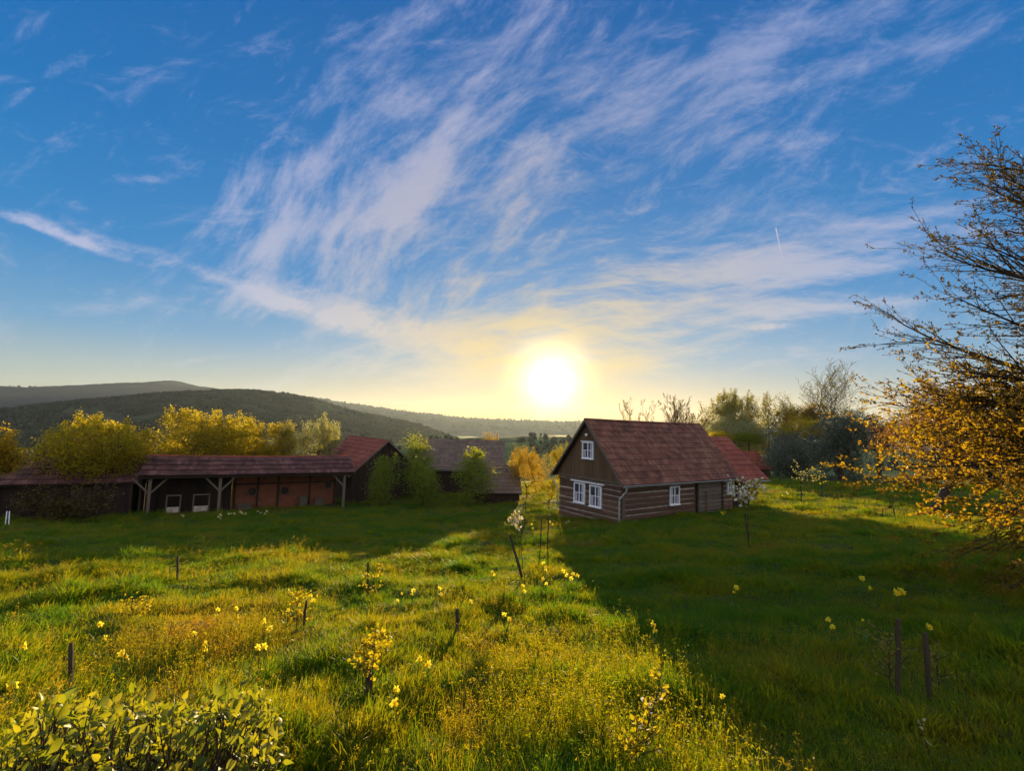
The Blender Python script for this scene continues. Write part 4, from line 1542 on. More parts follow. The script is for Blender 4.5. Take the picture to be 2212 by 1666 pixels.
for k, (px, d, w, h) in enumerate(((2030, 80, 160, 90), (2180, 75, 140, 80), (1950, 90, 120, 90), (2320, 70, 160, 110))):
    px_tree('hedge_tree', ('dull green hedge tree far behind the copper tree, left half', 'dull green hedge tree near the right edge of the photograph', 'dull hedge tree between the copper tree and the domed blue green tree', 'hedge tree just past the right edge of the photograph')[k], 'tree',
            (px - w / 2, 960 - h, px + w / 2, 968), d, 220, 22, .2, .35, 'l_olive', 60 + k, r0=.14, lumps=11, group='hedge trees far right', flat=.6)


# ------------------------------------------------------------------ the beech whose branches reach in from the right
def big_branches():
    r = np.random.default_rng(77)
    bx, by = 14.6, 9.6
    base = np.array([bx, by, float(ground(bx, by))])
    rt = thing('beech_tree', 'near tree at the right edge, dark bare branches with small unfolding yellow leaves', 'tree', base)
    edges = []
    lc, ld = [], []
    trunk = [base + np.array([r.normal(0, .05), r.normal(0, .05), z]) for z in np.linspace(-.2, 12.5, 16)]
    rad = np.linspace(.34, .05, 16)
    for i in range(15):
        edges.append((trunk[i], trunk[i + 1], rad[i], rad[i + 1]))

    def shoot(p, d, L, r0, lev, dens, droop):
        n = max(3, int(L / (.34 if lev < 2 else .16)))
        q = p
        dd = d / np.linalg.norm(d)
        step = L / n
        for i in range(n):
            f = (i + 1) / n
            nd = dd + r.normal(0, .07, 3) + np.array([0, 0, droop * (.5 if lev else 1)])
            nd /= np.linalg.norm(nd)
            nq = q + nd * step
            ra, rb = r0 * (1 - .85 * i / n), r0 * (1 - .85 * f)
            edges.append((q, nq, max(ra, .0042), max(rb, .0034)))
            if lev < 2 and f > .16:
                for _ in range(2 if lev == 0 else 1):
                    if r.random() < (.95 if lev == 0 else .8):
                        sd = np.cross(nd, r.normal(size=3)); sd /= np.linalg.norm(sd)
                        sd[2] *= .7
                        shoot(nq, nd * .82 + sd * r.uniform(.45, .75) + np.array([-.08, 0, .05]), L * (.42 if lev == 0 else .38) * (1.15 - .65 * f) * r.uniform(.6, 1.2), max(rb * .55, .0035), lev + 1, dens, droop * .6)
            if lev >= 1 or f > .75:
                m = 2 if lev == 2 else 1
                for _ in range(m):
                    g = r.random()
                    c = q * (1 - g) + nq * g
                    k = r.poisson(dens)
                    for _ in range(max(1, k)):
                        o = r.normal(size=3)
                        o[2] -= .2
                        lc.append(c + o * .018 * (1 + dens * .5)); ld.append(nd * .8 + o * .6)
            q, dd = nq, nd
        lc.append(q); ld.append(dd)

    for i in range(68):
        hz = r.uniform(1.9, 7.8) if i < 38 else r.uniform(2.0, 4.3)
        p = base + np.array([0, 0, hz])
        f = (hz - 1.0) / 7.5
        az = r.uniform(-.62, .52)
        # low limbs hang outwards, high limbs climb
        el = -.22 + .80 * f + r.normal(0, .10)
        L = r.uniform(.72, 1.0) * np.interp(f, [0, .18, .4, .7, 1], [4.6, 6.0, 6.1, 5.2, 3.9])
        d = np.array([-math.cos(az) * math.cos(el), math.sin(az) * math.cos(el), math.sin(el)])
        shoot(p, d, L, .072 * r.uniform(.7, 1.25), 0, .36 + 1.6 * (1 - f) ** 1.7, .012 if f > .3 else .0)
    for i in range(12):
        hz = r.uniform(1.5, 9)
        az = r.uniform(1.0, 2 * math.pi - 1.0)
        el = .1 + .06 * hz
        d = np.array([-math.cos(az) * math.cos(el), math.sin(az) * math.cos(el), math.sin(el)])
        shoot(base + np.array([0, 0, hz]), d, r.uniform(3, 4.5), .04, 1, .6, .01)
    V, L = tubes(edges, 5)
    link('trunk', mesh_from('trunk', V - base, loops=L, n=4, smooth=True), M['bark'], rt)
    lc, ld = np.array(lc), np.array(ld)
    hi = lc[:, 2] + r.normal(0, .8, len(lc)) > .9
    leaves('crown', lc[~hi], .072, M['l_beech'], rt, r, n_pts=6, D=ld[~hi], aspect=.72)
    leaves('upper_crown', lc[hi], .056, M['l_topbud'], rt, r, n_pts=6, D=ld[hi], aspect=.6)
    print('beech leaves', len(lc), 'edges', len(edges))


big_branches()


# ------------------------------------------------------------------ broad leaved bush under the camera
def near_bush():
    r = np.random.default_rng(5)
    bx, by = -2.5, 2.6
    base = np.array([bx, by, float(ground(bx, by))])
    rt = thing('lilac_bush', 'broad leaved bush with glossy heart shaped leaves filling the lower left corner', 'bush', base)
    edges, C, D = [], [], []
    for i in range(620):
        px = 650 * r.random() ** .9 - 60
        topy = 1492 + 60 * abs(vnoise(px * .012, 3.0)) * 2 - 12 * r.random() + (60 if px < 90 else 0)
        d = r.uniform(1.95, 3.1)
        tip = at(px, topy + 130 * r.random() ** 1.2 + (3.0 - d) * 30, d)
        foot = np.array([bx + (tip[0] - bx) * .55 + r.normal(0, .1), by + (tip[1] - by) * .5 + r.normal(0, .1), 0])
        foot[2] = float(ground(foot[0], foot[1])) - .05
        if tip[2] < foot[2] + .2: continue
        n = 10
        prev = foot
        for k in range(1, n + 1):
            f = k / n
            p = foot * (1 - f) + tip * f
            p = p + np.array([(tip[0] - foot[0]) * .18 * math.sin(f * 3.14), 0, .06 * math.sin(f * 3.14)]) + r.normal(0, .012, 3)
            edges.append((prev, p, .009 * (1.15 - f) + .002, .009 * (1.0 - f) + .002))
            if f > .35:
                for s in (-1, 1):
                    if r.random() < .93:
                        a = r.uniform(0, 2 * math.pi)
                        dd = np.array([math.cos(a), math.sin(a), r.uniform(-.55, .35)])
                        C.append(p + dd * .042); D.append(dd)
            prev = p
        for s in range(2):
            dd = np.array([r.normal(0, .5), r.normal(0, .5), 1.0])
            C.append(tip + dd * .03); D.append(dd)
    V, L = tubes(edges, 5)
    link('stem', mesh_from('stem', V - base, loops=L, n=4, smooth=True), M['twig'], rt)
    C, D = np.array(C), np.array(D)
    n = len(C)
    D /= np.linalg.norm(D, axis=1, keepdims=True)
    up = np.array([0, 0, 1.0]) + r.normal(0, .75, (n, 3))
    S = np.cross(D, up); S /= np.linalg.norm(S, axis=1, keepdims=True)
    N = np.cross(S, D)
    Ls = r.uniform(.020, .054, (n, 1)) * (.75 + .5 * r.random((n, 1)))
    prof = [(0.0, 0.0), (-.04, .24), (.12, .40), (.38, .40), (.66, .25), (1.0, 0.0)]
    mid = [(0.02, 0), (.12, 0), (.38, 0), (.66, 0)]
    Vs = []
    curl = r.uniform(-.1, .6, (n, 1))
    for (x, w) in prof:
        for s in ((1,) if w == 0 else (1, -1)):
            Vs.append(C + Ls * (D * x + S * w * s * .8 + N * (w * .35 - curl * x * x)))
    for (x, w) in mid[1:]:
        Vs.append(C + Ls * (D * x - N * (curl * x * x)))
    Vs = np.stack(Vs, 1)
    # order: 0 base, 1/2 , 3/4, 5/6, 7/8, 9 tip, 10,11,12 midrib
    fq = [(0, 1, 3, 10), (10, 3, 5, 11), (11, 5, 7, 12), (0, 10, 4, 2), (10, 11, 6, 4), (11, 12, 8, 6), (12, 7, 9, 9), (12, 9, 8, 8)]
    quads = np.array([q for q in fq[:6]])
    tris = np.array([(12, 7, 9), (12, 9, 8)])
    Vf = Vs.reshape(-1, 3) - base
    faces = []
    for i in range(n):
        faces += [tuple(int(v) + i * 13 for v in q) for q in quads] + [tuple(int(v) + i * 13 for v in q) for q in tris]
    link('foliage', mesh_from('foliage', Vf, faces=faces, smooth=True), M['l_lilac'], rt)


near_bush()

# ------------------------------------------------------------------ stakes
ST = 'stakes in the grass'
stakes = [  # foot pixel, head pixel, radius, label
    ((383, 1256), (384, 1200), .028, 'stake with a short crosspiece on the lit grass in front of the long shed'),
    ((794, 1284), (795, 1215), .022, 'slim stake beside a leafy sapling in the middle of the lit grass'),
    ((153, 1492), (153, 1390), .026, 'dark stake just above the broad leaved bush at the lower left'),
    ((656, 1358), (662, 1298), .022, 'slightly leaning stake beside the yellow leaved sapling'),
    ((987, 1382), (988, 1316), .030, 'short stout stake topped by a daffodil, with a bare twig behind'),
    ((797, 1522), (795, 1418), .036, 'thick dark stake wrapped by a leafy sapling at the bottom of the photograph'),
    ((1130, 1255), (1101, 1155), .036, 'strongly leaning thick stake beside the white blossom sapling'),
    ((1167, 1190), (1170, 1116), .024, 'left one of two thin upright stakes near the cottage shadow edge'),
    ((1183, 1186), (1185, 1114), .026, 'right one of two thin upright stakes near the cottage shadow edge'),
    ((1121, 1170), (1136, 1122), .024, 'thin stake leaning to the right behind the white blossom sapling'),
    ((1135, 1114), (1136, 1086), .022, 'thin pale stake behind the dark tussock left of the cottage'),
    ((1941, 1516), (1939, 1338), .026, 'left and straighter one of the two dark stakes at the lower right'),
    ((2011, 1526), (1998, 1368), .026, 'right and leaning one of the two dark stakes at the lower right'),
    ((1936, 1130), (1929, 1096), .03, 'stake standing below the lit strip of grass left of the copper tree'),
    ((1924, 1090), (1921, 1074), .03, 'short pale stake on the lit strip of grass'),
    ((1907, 1116), (1906, 1102), .025, 'tiny thin stake left of the stake below the lit strip'),
    ((1618, 1184), (1610, 1110), .028, 'slim dark stake supporting the white blossom tree right of the cottage'),
]
for f_, h_, rr, lab in stakes:
    b0 = hit(*f_)
    top = at(h_[0], h_[1], b0[1] + .02 * b0[1] * random.uniform(-.3, .3))
    rt = thing('stake', lab, 'stake', b0, ST)
    mb = MB()
    dvec = top - b0
    n = 6
    pts = [b0 - dvec * .12 + dvec * 1.12 * i / n + np.array([random.gauss(0, .004), random.gauss(0, .004), 0]) * (0 < i < n) for i in range(n + 1)]
    mb.tube(pts, [rr * random.uniform(.88, 1.08) for _ in range(n)] + [rr * .8], 7)
    mb.build('shaft', M['stake'], rt)
    if f_[0] == 383:
        q0 = hit(366, 1258); q0[1] = b0[1]
        pp = at(367, 1226, b0[1])
        mb = MB(); mb.tube([at(383, 1224, b0[1]), pp], .012, 6); mb.build('crosspiece', M['stake'], rt)
        mb = MB(); mb.tube([pp, at(366, 1262, b0[1])], .010, 6); mb.build('prop', M['stake'], rt)

# ------------------------------------------------------------------ saplings
SP = 'saplings in the grass'


def sapling(label, foot, head, spread, ntw, per, size, leaf, seed, name='sapling', low=.15, r0=.010, second=None, twl=.28):
    r = np.random.default_rng(seed)
    b0 = hit(*foot)
    top = at(head[0], head[1], b0[1])
    rt = thing(name, label, 'sapling', b0, SP)
    H = np.linalg.norm(top - b0)
    edges, C, D = [], [], []
    n = 10
    pts = [b0 + (top - b0) * i / n + r.normal(0, .012 * H, 3) * (0 < i) for i in range(n + 1)]
    pts[0] = b0 - [0, 0, .06]
    for i in range(n):
        edges.append((pts[i], pts[i + 1], r0 * (1.1 - i / n), r0 * (1.1 - (i + 1) / n)))
    sp = spread / F * b0[1]
    for i in range(ntw):
        f = low + (1 - low) * r.random()
        p = pts[0] + (top - pts[0]) * f
        k = int(f * n); p = pts[k] + (pts[min(k + 1, n)] - pts[k]) * (f * n - k)
        a = r.uniform(0, 2 * math.pi)
        L = sp * r.uniform(.5, 1.1) * (1.15 - .7 * f)
        d = np.array([math.cos(a), math.sin(a), r.uniform(.1, .9)])
        q = p + d * L * .5 + [0, 0, 0]
        e = q + (d + np.array([0, 0, .25])) * L * .5
        edges += [(p, q, r0 * .45, r0 * .35), (q, e, r0 * .35, r0 * .2)]
        for _ in range(per):
            g = r.uniform(.25, 1)
            c = (p + (q - p) * g * 2) if g < .5 else q + (e - q) * (g - .5) * 2
            o = r.normal(size=3)
            C.append(c + o * size * .45); D.append(d + o)
    for _ in range(per * 2):
        g = r.uniform(low, 1.0)
        o = r.normal(size=3)
        C.append(pts[int(g * n)] + o * size * .4); D.append(o + [0, 0, .4])
    V, L = tubes(edges, 5)
    link('stem', mesh_from('stem', V - b0, loops=L, n=4, smooth=True), M['twig'], rt)
    if per:
        C, D = np.array(C), np.array(D)
        leaves('foliage', C, size, M[leaf], rt, r, n_pts=6, D=D, aspect=.72)
        if second:
            k = r.random(len(C)) < second[1]
            leaves('blossom', C[k] + r.normal(size=(k.sum(), 3)) * size * .4, size * 1.0, M[second[0]], rt, r, n_pts=6, aspect=1.0)


sapling('bushy yellow leaved sapling left of its slightly leaning stake', (642, 1360), (640, 1282), 46, 16, 9, .05, 'l_yellow', 1)
sapling('leafy sapling climbing round the thick dark stake at the bottom', (800, 1530), (812, 1358), 62, 22, 9, .05, 'l_yellow', 2, low=.3)
sapling('small leafy sapling at the slim stake in the middle of the grass', (799, 1288), (812, 1228), 40, 14, 7, .05, 'l_yellow', 3)
sapling('thin leaning sapling topped with white blossom beside the leaning thick stake', (1134, 1256), (1113, 1112), 34, 9, 9, .06, 'l_yellow', 4, low=.80, second=('blossom', .9), name='blossom_sapling')
sapling('tall sapling with pale gold leaves at the bottom centre, along the shadow edge', (1384, 1672), (1432, 1436), 44, 16, 5, .038, 'l_yellow', 5, low=.12, second=('blossom', .15))
sapling('low spreading plant with golden leaves at the foot of the tall sapling', (1372, 1676), (1378, 1570), 90, 14, 7, .045, 'l_yellow', 6, low=.1)
sapling('bare dark twig behind the daffodil topped stake', (991, 1345), (1000, 1262), 54, 4, 0, .03, 'l_yellow', 7, low=.3, r0=.007)
sapling('faint leafy sapling left of the two dark stakes at the lower right', (1925, 1500), (1915, 1370), 66, 20, 8, .04, 'l_olive', 8)
sapling('second faint sapling right of the two dark stakes at the lower right', (2030, 1500), (2022, 1410), 60, 12, 6, .04, 'l_olive', 9)
sapling('bushy yellow green plant left of the shadow below the crosspiece stake', (286, 1345), (284, 1300), 40, 20, 9, .045, 'l_yellow', 10, low=.05)
sapling('young tree full of white blossom clusters at the right corner of the cottage', (1618, 1182), (1614, 1052), 74, 24, 7, .12, 'l_yellow', 11, low=.74, r0=.02, second=('blossom', .75), name='blossom_sapling')
sapling('pale young orchard tree under the dense dim blossom tree', (1731, 1086), (1728, 1012), 52, 14, 9, .11, 'l_pale', 12, low=.5, r0=.045, name='young_fruit_tree')
sapling('slender yellow young orchard tree right of the pale one', (1776, 1075), (1772, 1004), 44, 10, 9, .11, 'l_yellow', 13, low=.4, r0=.03, name='young_fruit_tree')
sapling('small pale shoot at the dark tussock left of the cottage', (1124, 1118), (1123, 1078), 18, 8, 6, .06, 'l_pale', 14, low=.3)
sapling('weathered dry stalk at the lower right corner of the lawn', (2012, 1640), (1985, 1560), 20, 3, 2, .03, 'l_pale', 15, low=.3, r0=.005)

# ------------------------------------------------------------------ daffodils
DG = 'daffodils in the grass'


def bloom(parent, c, face, s, petal='petal', seed=0):
    """Six pointed petals round a trumpet, facing `face`."""
    r = np.random.default_rng(seed)
    face = face / np.linalg.norm(face)
    a = np.cross(face, [0, 0, 1.0]); a /= np.linalg.norm(a)
    b = np.cross(face, a)
    V, fs = [], []
    ph = r.uniform(0, 1)
    for i in range(6):
        w = 2 * math.pi * i / 6 + ph
        d = a * math.cos(w) + b * math.sin(w)
        t = -a * math.sin(w) + b * math.cos(w)
        back = r.uniform(-.12, .12)
        k = len(V)
        L = s * .52 * r.uniform(.9, 1.08)
        V += [c + d * s * .06, c + d * L * .5 + t * s * .15 + face * s * (.02 + .5 * back), c + d * L * .8 + t * s * .11 + face * s * back, c + d * L + face * s * back * 1.3, c + d * L * .8 - t * s * .11 + face * s * back,
              c + d * L * .5 - t * s * .15 + face * s * (.02 + .5 * back)]
        fs += [(k, k + 1, k + 2, k + 3), (k, k + 3, k + 4, k + 5)]
    pm = mesh_from('petals', np.array(V) - origin_of(parent), faces=fs)
    o = link('bloom', pm, M[petal], parent)
    mb = MB()
    mb.tube([c - face * s * .02, c + face * s * .18, c + face * s * .36, c + face * s * .42], [s * .09, s * .13, s * .17, s * .21], 10, False)
    mb.build('trumpet', M['trumpet'] if petal == 'petal' else M['petal'], o)


def daffodil(label, heads, size=.085, petal='petal', dead=False, h=.30):
    c0 = heads[0]
    pts = []
    base = None
    low = max(q[1] for q in heads)
    mid = sum(q[0] for q in heads) / len(heads)
    base = hit(mid, low, h)
    r = np.random.default_rng(int(mid * 7 + low))
    rt = thing('daffodil', label, 'flower', base, DG)
    dpt = base[1]
    for i, (px, py) in enumerate(heads):
        c = at(px, py, dpt + r.normal(0, .03))
        f0 = base + np.array([(c[0] - base[0]) * .5, (c[1] - base[1]) * .5 + .02, 0])
        f0[2] = float(ground(f0[0], f0[1])) - .03
        mb = MB()
        n = 5
        P_ = [f0 * (1 - k / n) + (c - [0, 0, .0]) * (k / n) + np.array([0, 0, .03 * math.sin(k / n * 3.14)]) for k in range(n)] + [c - np.array([0, -.012, .0])]
        mb.tube(P_, .0045, 6)
        mb.build('stem', M['stem'], rt)
        az = r.uniform(-1.1, 1.1)
        bloom(rt, c, np.array([math.sin(az), -math.cos(az), r.uniform(-.35, .1)]), size * r.uniform(.88, 1.12), petal, int(px + py * 3 + i))
    # strap leaves
    V, fs = [], []
    for i in range(5 + len(heads)):
        a = r.uniform(0, 2 * math.pi)
        o = base + np.array([r.normal(0, .03), r.normal(0, .03), -.02])
        L = r.uniform(.2, .34)
        d = np.array([math.cos(a), math.sin(a), 0]); t = np.array([-math.sin(a), math.cos(a), 0]) * .007
        k = len(V)
        for f, w in ((0, 1), (.5, 1.1), (.85, .8)):
            p = o + d * L * .45 * f ** 1.8 + np.array([0, 0, L * (f - .22 * f * f)])
            V += [p - t * w, p + t * w]
        fs += [(k, k + 1, k + 3, k + 2), (k + 2, k + 3, k + 5, k + 4)]
    link('leaf_tuft', mesh_from('leaf_tuft', np.array(V) - base, faces=fs), M['stem'], rt)


daffs = [
    ('large lone yellow daffodil nearest the left edge, above the broad leaved bush', [(55, 1396)], .10),
    ('upright yellow daffodil on a tall stem above the half hidden smaller one', [(217, 1349)], .085),
    ('smaller drooping daffodil just below right of the tall stemmed one', [(228, 1378)], .075),
    ('orange tinted daffodil low at the left edge beside the bush', [(27, 1481)], .10),
    ('clump of drooping daffodils to the right of the dark stake by the bush', [(262, 1412), (276, 1420), (270, 1408)], .085),
    ('single sideways daffodil at the shaded hollow, left of the pair', [(420, 1369)], .075),
    ('pair of daffodils one above the other beside the shaded hollow', [(446, 1390), (445, 1402)], .08),
    ('pair of daffodils, left of two pairs below the crosspiece stake', [(471, 1318), (467, 1332)], .085),
    ('pair of daffodils, right of two pairs below the crosspiece stake', [(511, 1315), (514, 1332)], .085),
    ('two daffodils side by side at the edge of the dark hollow', [(558, 1399), (572, 1396)], .09),
    ('cluster of three daffodils above the dark hollow', [(571, 1342), (582, 1357), (567, 1350)], .085),
    ('daffodils peeping through the yellow leaved sapling', [(631, 1282), (642, 1296)], .08),
    ('single faint daffodil left of the yellow leaved sapling', [(622, 1319)], .07),
    ('pair of daffodils right of the yellow leaved sapling, above its stake', [(672, 1288), (677, 1298)], .08),
    ('bright daffodil pair right of the slim middle stake', [(893, 1276), (891, 1284)], .085),
    ('small daffodil beside the bright pair right of the slim middle stake', [(868, 1283)], .06),
    ('small daffodil below the bright pair in the middle of the grass', [(859, 1298)], .06),
    ('two daffodils one above the other left of the bare twig', [(950, 1272), (952, 1285)], .085),
    ('daffodil shining right on top of the short stout stake', [(984, 1311)], .085),
    ('single daffodil right of the short stout stake', [(1018, 1300)], .085),
    ('pale daffodils left of the leaning thick stake', [(1063, 1236), (1068, 1243)], .085),
    ('daffodils at the border of shade right of the stout stake', [(1089, 1328), (1099, 1338)], .08),
    ('left one of two separate daffodils between thick stake and shadow', [(905, 1424)], .085),
    ('right one of two separate daffodils between thick stake and shadow', [(927, 1436)], .085),
    ('upper one of two orange daffodils near the bottom right of the thick stake', [(857, 1489)], .085),
    ('lowest and largest orange daffodil near the bottom of the photograph', [(851, 1518)], .10),
    ('row of three bright daffodils right of the leaning thick stake', [(1174, 1217), (1178, 1225), (1179, 1232)], .10),
    ('two daffodils below the row of three right of the leaning stake', [(1174, 1250), (1180, 1262)], .085),
    ('two small daffodils at the foot of the leaning thick stake', [(1130, 1266), (1133, 1278)], .085),
    ('pair of daffodils leaning against the edge of the cottage shadow', [(1217, 1235), (1224, 1243)], .10),
    ('clump of three daffodils right beside the edge of the cottage shadow', [(1238, 1240), (1248, 1244), (1234, 1250)], .10),
    ('two daffodils one above the other alone in the cottage shade', [(1409, 1348), (1412, 1361)], .105),
    ('two daffodils in the shade below the white blossom tree', [(1591, 1270), (1583, 1279)], .10),
    ('faint orange daffodil low in the dark grass right of the tall sapling', [(1560, 1505)], .06),
    ('yellow daffodils by the two upright stakes, close to the cottage', [(1149, 1133), (1151, 1142)], .11),
    ('yellow daffodils behind the right upright stake, at the shade edge', [(1188, 1128), (1194, 1133)], .11),
    ('single yellow daffodils far left behind the white blossom sapling', [(1091, 1130), (1093, 1134)], .10),
    ('star shaped daffodil, upper of two right of the light streak', [(1862, 1250)], .11),
    ('star shaped daffodil, lower of two right of the light streak', [(1879, 1271)], .085),
    ('big bunch of daffodils alone on the shaded lawn at the right', [(1932, 1276), (1940, 1273), (1947, 1276), (1940, 1282), (1950, 1281), (1936, 1283)], .09),
    ('upper daffodil of two left of the dark stakes', [(1788, 1339)], .08),
    ('lower daffodil of two left of the dark stakes', [(1798, 1355)], .085),
    ('drooping daffodil bunch on top of the leaning right stake', [(2004, 1352), (2008, 1357)], .075),
    ('dim daffodil among grass between the pair and the dark stakes', [(1863, 1340)], .05),
    ('clump of orange daffodils at the right end of the plank bay of the cottage', [(1559, 1108), (1566, 1107), (1562, 1111)], .13),
    ('pale daffodil left of the lit strip behind the blossom tree', [(1690, 1071)], .16),
]
for lab, heads, s in daffs:
    daffodil(lab, heads, s * 1.12)
for lab, heads, s in (
        ('pale daffodils under the gable windows of the cottage', [(1223, 1130), (1228, 1127)], .10),
        ('pale white daffodils at the tip of the lit strip beyond the cottage', [(1699, 1064), (1702, 1067)], .15),
        ('pale daffodils left of the two stall doors in front of the shed', [(393, 1112), (396, 1115)], .15),
        ('pale daffodils at the foot of the middle shed post', [(472, 1117), (477, 1120), (480, 1114), (476, 1112)], .15),
        ('pale daffodils right of the middle shed post, second bunch', [(494, 1111), (500, 1110), (506, 1110)], .15),
        ('pale daffodils in front of the brick wall, third bunch', [(519, 1106), (523, 1109), (530, 1110)], .15),
        ('pale daffodils in front of the brick wall, rightmost bunch', [(557, 1105), (563, 1108), (572, 1110), (576, 1105)], .15),
        ('white daffodils behind the white blossom sapling', [(1106, 1128), (1105, 1132)], .10)):
    daffodil(lab, heads, s, 'pale_petal')

# ------------------------------------------------------------------ grass


def tuft(name, n, hmin, hmax, spread, w, seed, mat, bend=.5, seedhead=False):
    r = np.random.default_rng(seed)
    V, F_ = [], []
    for i in range(n):
        a = r.uniform(0, 2 * math.pi)
        rr = spread * math.sqrt(r.random())
        o = np.array([rr * math.cos(a), rr * math.sin(a), -.02])
        b = a + r.normal(0, 1.0)
        d = np.array([math.cos(b), math.sin(b), 0])
        t = np.array([-math.sin(b), math.cos(b), 0])
        tw = r.normal(0, .6)
        t = t * math.cos(tw) + d * math.sin(tw)
        H = r.uniform(hmin, hmax)
        bd = H * bend * r.uniform(.2, 1.2)
        k = len(V)
        for f, ww in ((0, 1), (.4, 1), (.75, .7)):
            p = o + d * bd * f * f + np.array([0, 0, H * (f - .15 * bend * f * f)])
            V += [p - t * w * ww * .5, p + t * w * ww * .5]
        V.append(o + d * bd + np.array([0, 0, H * (1 - .15 * bend)]))
        F_ += [(k, k + 1, k + 3, k + 2), (k + 2, k + 3, k + 5, k + 4), (k + 4, k + 5, k + 6)]
        if seedhead:
            tip = V[-1]
            for _ in range(7):
                q = tip + r.normal(size=3) * np.array([.012, .012, .02])
                e = r.normal(size=3) * .009
                g = r.normal(size=3) * .006
                k = len(V)
                V += [q - e, q + g, q + e]
                F_.append((k, k + 1, k + 2))
    me = mesh_from(name, np.array(V), faces=F_)
    me.materials.append(mat)
    return bpy.data.objects.new(name, me)


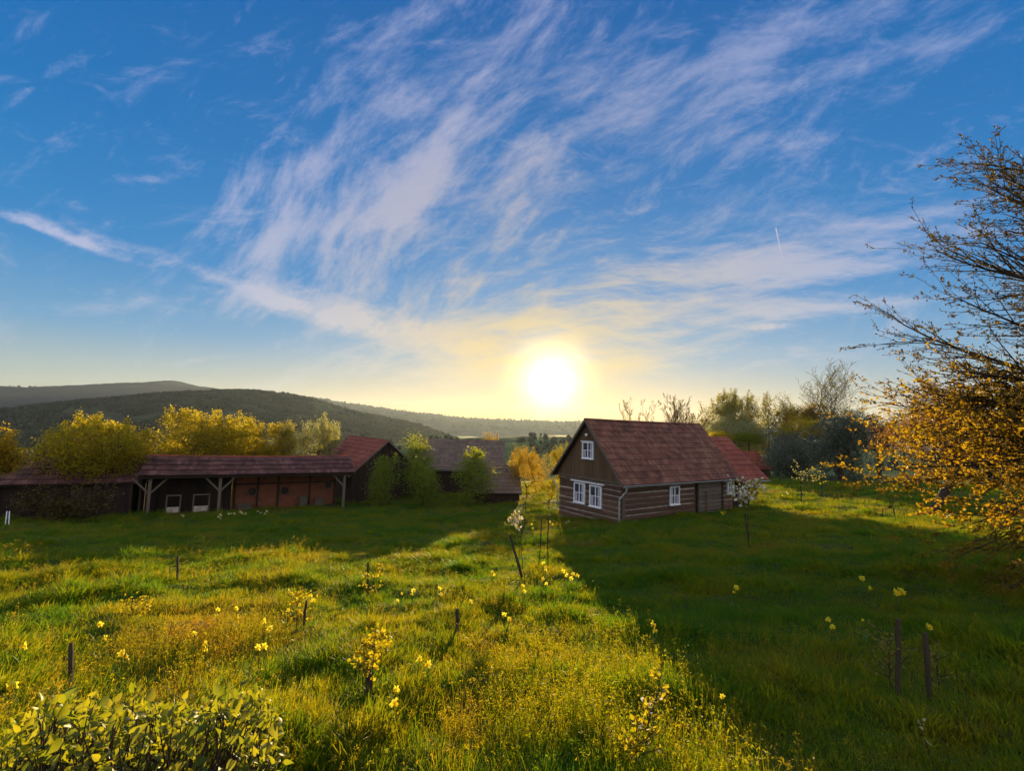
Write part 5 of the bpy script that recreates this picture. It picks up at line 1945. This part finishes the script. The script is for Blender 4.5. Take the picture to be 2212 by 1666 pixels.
def grass():
    col = bpy.data.collections.new('grass_tufts')      # source tufts, not part of the scene
    specs = []
    for i in range(4): specs.append(tuft('t%02d' % len(specs), 30, .04, .11, .15, .006, 100 + i, M['grass'], .7))
    for i in range(4): specs.append(tuft('t%02d' % len(specs), 32, .08, .20, .13, .0075, 110 + i, M['grass'], .7))
    for i in range(3): specs.append(tuft('t%02d' % len(specs), 32, .14, .32, .10, .0085, 120 + i, M['grass'], .75))
    for i in range(2): specs.append(tuft('t%02d' % len(specs), 10, .18, .36, .13, .003, 130 + i, M['drygrass'], .35, True))
    for i in range(2): specs.append(tuft('t%02d' % len(specs), 26, .06, .20, .14, .005, 140 + i, M['drygrass'], .9))
    for i in range(2): specs.append(tuft('t%02d' % len(specs), 9, .05, .13, .09, .034, 150 + i, M['grass'], 1.3))
    for s in specs: col.objects.link(s)
    r = np.random.default_rng(42)
    X, Y, S, I = [], [], [], []
    for (r0, r1, dens, sc_) in ((1.6, 6, 210, 1.0), (6, 11, 130, 1.06), (11, 20, 75, 1.25), (20, 34, 38, 1.6), (34, 62, 13, 2.1)):
        th0 = R(58)
        n = int(th0 * (r1 * r1 - r0 * r0) * dens)
        rad = np.sqrt(r.uniform(r0 * r0, r1 * r1, n))
        th = r.uniform(-th0, th0, n)
        x, y = rad * np.sin(th), rad * np.cos(th)
        cl = vnoise(x * .9 + 50, y * .9) + .6 * vnoise(x * 2.3, y * 2.3 + 20)      # clumpiness
        dry = vnoise(x * .45 + 7, y * .45 + 70) + .5 * vnoise(x * 1.7, y * 1.7)
        idx = r.integers(0, 4, n)
        idx = np.where(cl + r.normal(0, .12, n) > .05, r.integers(4, 8, n), idx)
        tall = (cl + r.normal(0, .1, n) > .36)
        idx = np.where(tall, r.integers(8, 11, n), idx)
        idx = np.where((dry + r.normal(0, .15, n) > .30) & (r.random(n) < .5), r.integers(13, 15, n), idx)
        idx = np.where((dry + r.normal(0, .2, n) > .12) & (r.random(n) < .10), r.integers(11, 13, n), idx)
        for (qx, qy, qr) in ((1270, 1450, 1.3), (1330, 1600, .8), (470, 1395, 1.0), (1120, 1560, .7)):
            q = hit(qx, qy)
            near = np.hypot(x - q[0], (y - q[1])) / qr + r.normal(0, .25, n)
            idx = np.where((near < 1) & (r.random(n) < .55), r.integers(11, 15, n), idx)
        idx = np.where((vnoise(x * .8 + 90, y * .8 + 33) > .12) & (r.random(n) < .14) & (rad < 20), r.integers(15, 17, n), idx)
        X.append(x); Y.append(y); I.append(idx)
        S.append(sc_ * r.uniform(.75, 1.25, n) * (1 + .35 * np.clip(cl, -.5, .7)))
    X, Y, S, I = (np.concatenate(q) for q in (X, Y, S, I))
    # nothing grows inside the buildings
    keep = np.ones(len(X), bool)
    for fr, a0, a1, b0, b1 in ((side, -.05, 14.3, -.02, 5.65), (sf, .2, LS - .3, .6, 4), (lf, .2, LL - .2, .4, 4.2), (bf, .3, bL - .3, .3, 2 * W2 - .3), (f3, .3, L3 - .3, .3, 6.7), (f4, .2, L4 - .2, .2, 4.2)):
        dx, dy = X - fr.o[0], Y - fr.o[1]
        a, b = dx * fr.a[0] + dy * fr.a[1], dx * fr.b[0] + dy * fr.b[1]
        keep &= ~((a > a0) & (a < a1) & (b > b0) & (b < b1))
    X, Y, S, I = X[keep], Y[keep], S[keep], I[keep]
    n = len(X)
    Z = ground(X, Y)
    me = bpy.data.meshes.new('grass')
    me.vertices.add(n)
    me.vertices.foreach_set('co', np.stack([X, Y, Z], -1).astype(np.float32).ravel())
    A = me.attributes.new('idx', 'INT', 'POINT'); A.data.foreach_set('value', I.astype(np.int32))
    A = me.attributes.new('rot', 'FLOAT_VECTOR', 'POINT')
    rot = np.stack([r.normal(0, .12, n), r.normal(0, .12, n), r.uniform(0, 6.283, n)], -1)
    A.data.foreach_set('vector', rot.astype(np.float32).ravel())
    zf = np.interp(Y, [3, 8, 20, 40], [.95, .82, .60, .48])
    A = me.attributes.new('scl', 'FLOAT_VECTOR', 'POINT'); A.data.foreach_set('vector', np.stack([S, S, S * zf], -1).astype(np.float32).ravel())
    o = bpy.data.objects.new('grass', me)
    COL.objects.link(o)
    tag(o, kind='stuff')
    g = bpy.data.node_groups.new('grass_scatter', 'GeometryNodeTree')
    g.interface.new_socket('Geometry', in_out='INPUT', socket_type='NodeSocketGeometry')
    g.interface.new_socket('Geometry', in_out='OUTPUT', socket_type='NodeSocketGeometry')
    N = g.nodes
    gi, go = N.new('NodeGroupInput'), N.new('NodeGroupOutput')
    ip = N.new('GeometryNodeInstanceOnPoints')
    ci = N.new('GeometryNodeCollectionInfo')
    ci.inputs['Collection'].default_value = col
    ci.inputs['Separate Children'].default_value = True
    ci.inputs['Reset Children'].default_value = True

    def attr(nm, t):
        q = N.new('GeometryNodeInputNamedAttribute')
        q.data_type = t
        q.inputs['Name'].default_value = nm
        return q.outputs['Attribute']
    L = g.links.new
    L(gi.outputs[0], ip.inputs['Points'])
    L(ci.outputs[0], ip.inputs['Instance'])
    ip.inputs['Pick Instance'].default_value = True
    L(attr('idx', 'INT'), ip.inputs['Instance Index'])
    e2r = N.new('FunctionNodeEulerToRotation')
    L(attr('rot', 'FLOAT_VECTOR'), e2r.inputs[0])
    L(e2r.outputs[0], ip.inputs['Rotation'])
    L(attr('scl', 'FLOAT_VECTOR'), ip.inputs['Scale'])
    L(ip.outputs[0], go.inputs[0])
    md = o.modifiers.new('scatter', 'NODES')
    md.node_group = g
    print('grass tufts', n)


grass()

# ------------------------------------------------------------------ haze: the evening air of the valley
hm = new_mat('evening_air')
pv = hm.node_tree.nodes.new('ShaderNodeVolumePrincipled')
pv.inputs['Color'].default_value = (0.66, 0.80, 1.0, 1)
pv.inputs['Density'].default_value = 0.00004
pv.inputs['Anisotropy'].default_value = 0.5
ho = hm.node_tree.nodes.new('ShaderNodeOutputMaterial')
hm.node_tree.links.new(pv.outputs[0], ho.inputs['Volume'])
mb = MB()
hx, hy0, hy1, hz0, hz1 = 8200, -60, 7400, -90, 300
mb.hexa([(-hx, hy0, hz0), (hx, hy0, hz0), (hx, hy1, hz0), (-hx, hy1, hz0), (-hx, hy0, hz1), (hx, hy0, hz1), (hx, hy1, hz1), (-hx, hy1, hz1)])
tag(mb.build('haze', hm), kind='stuff')
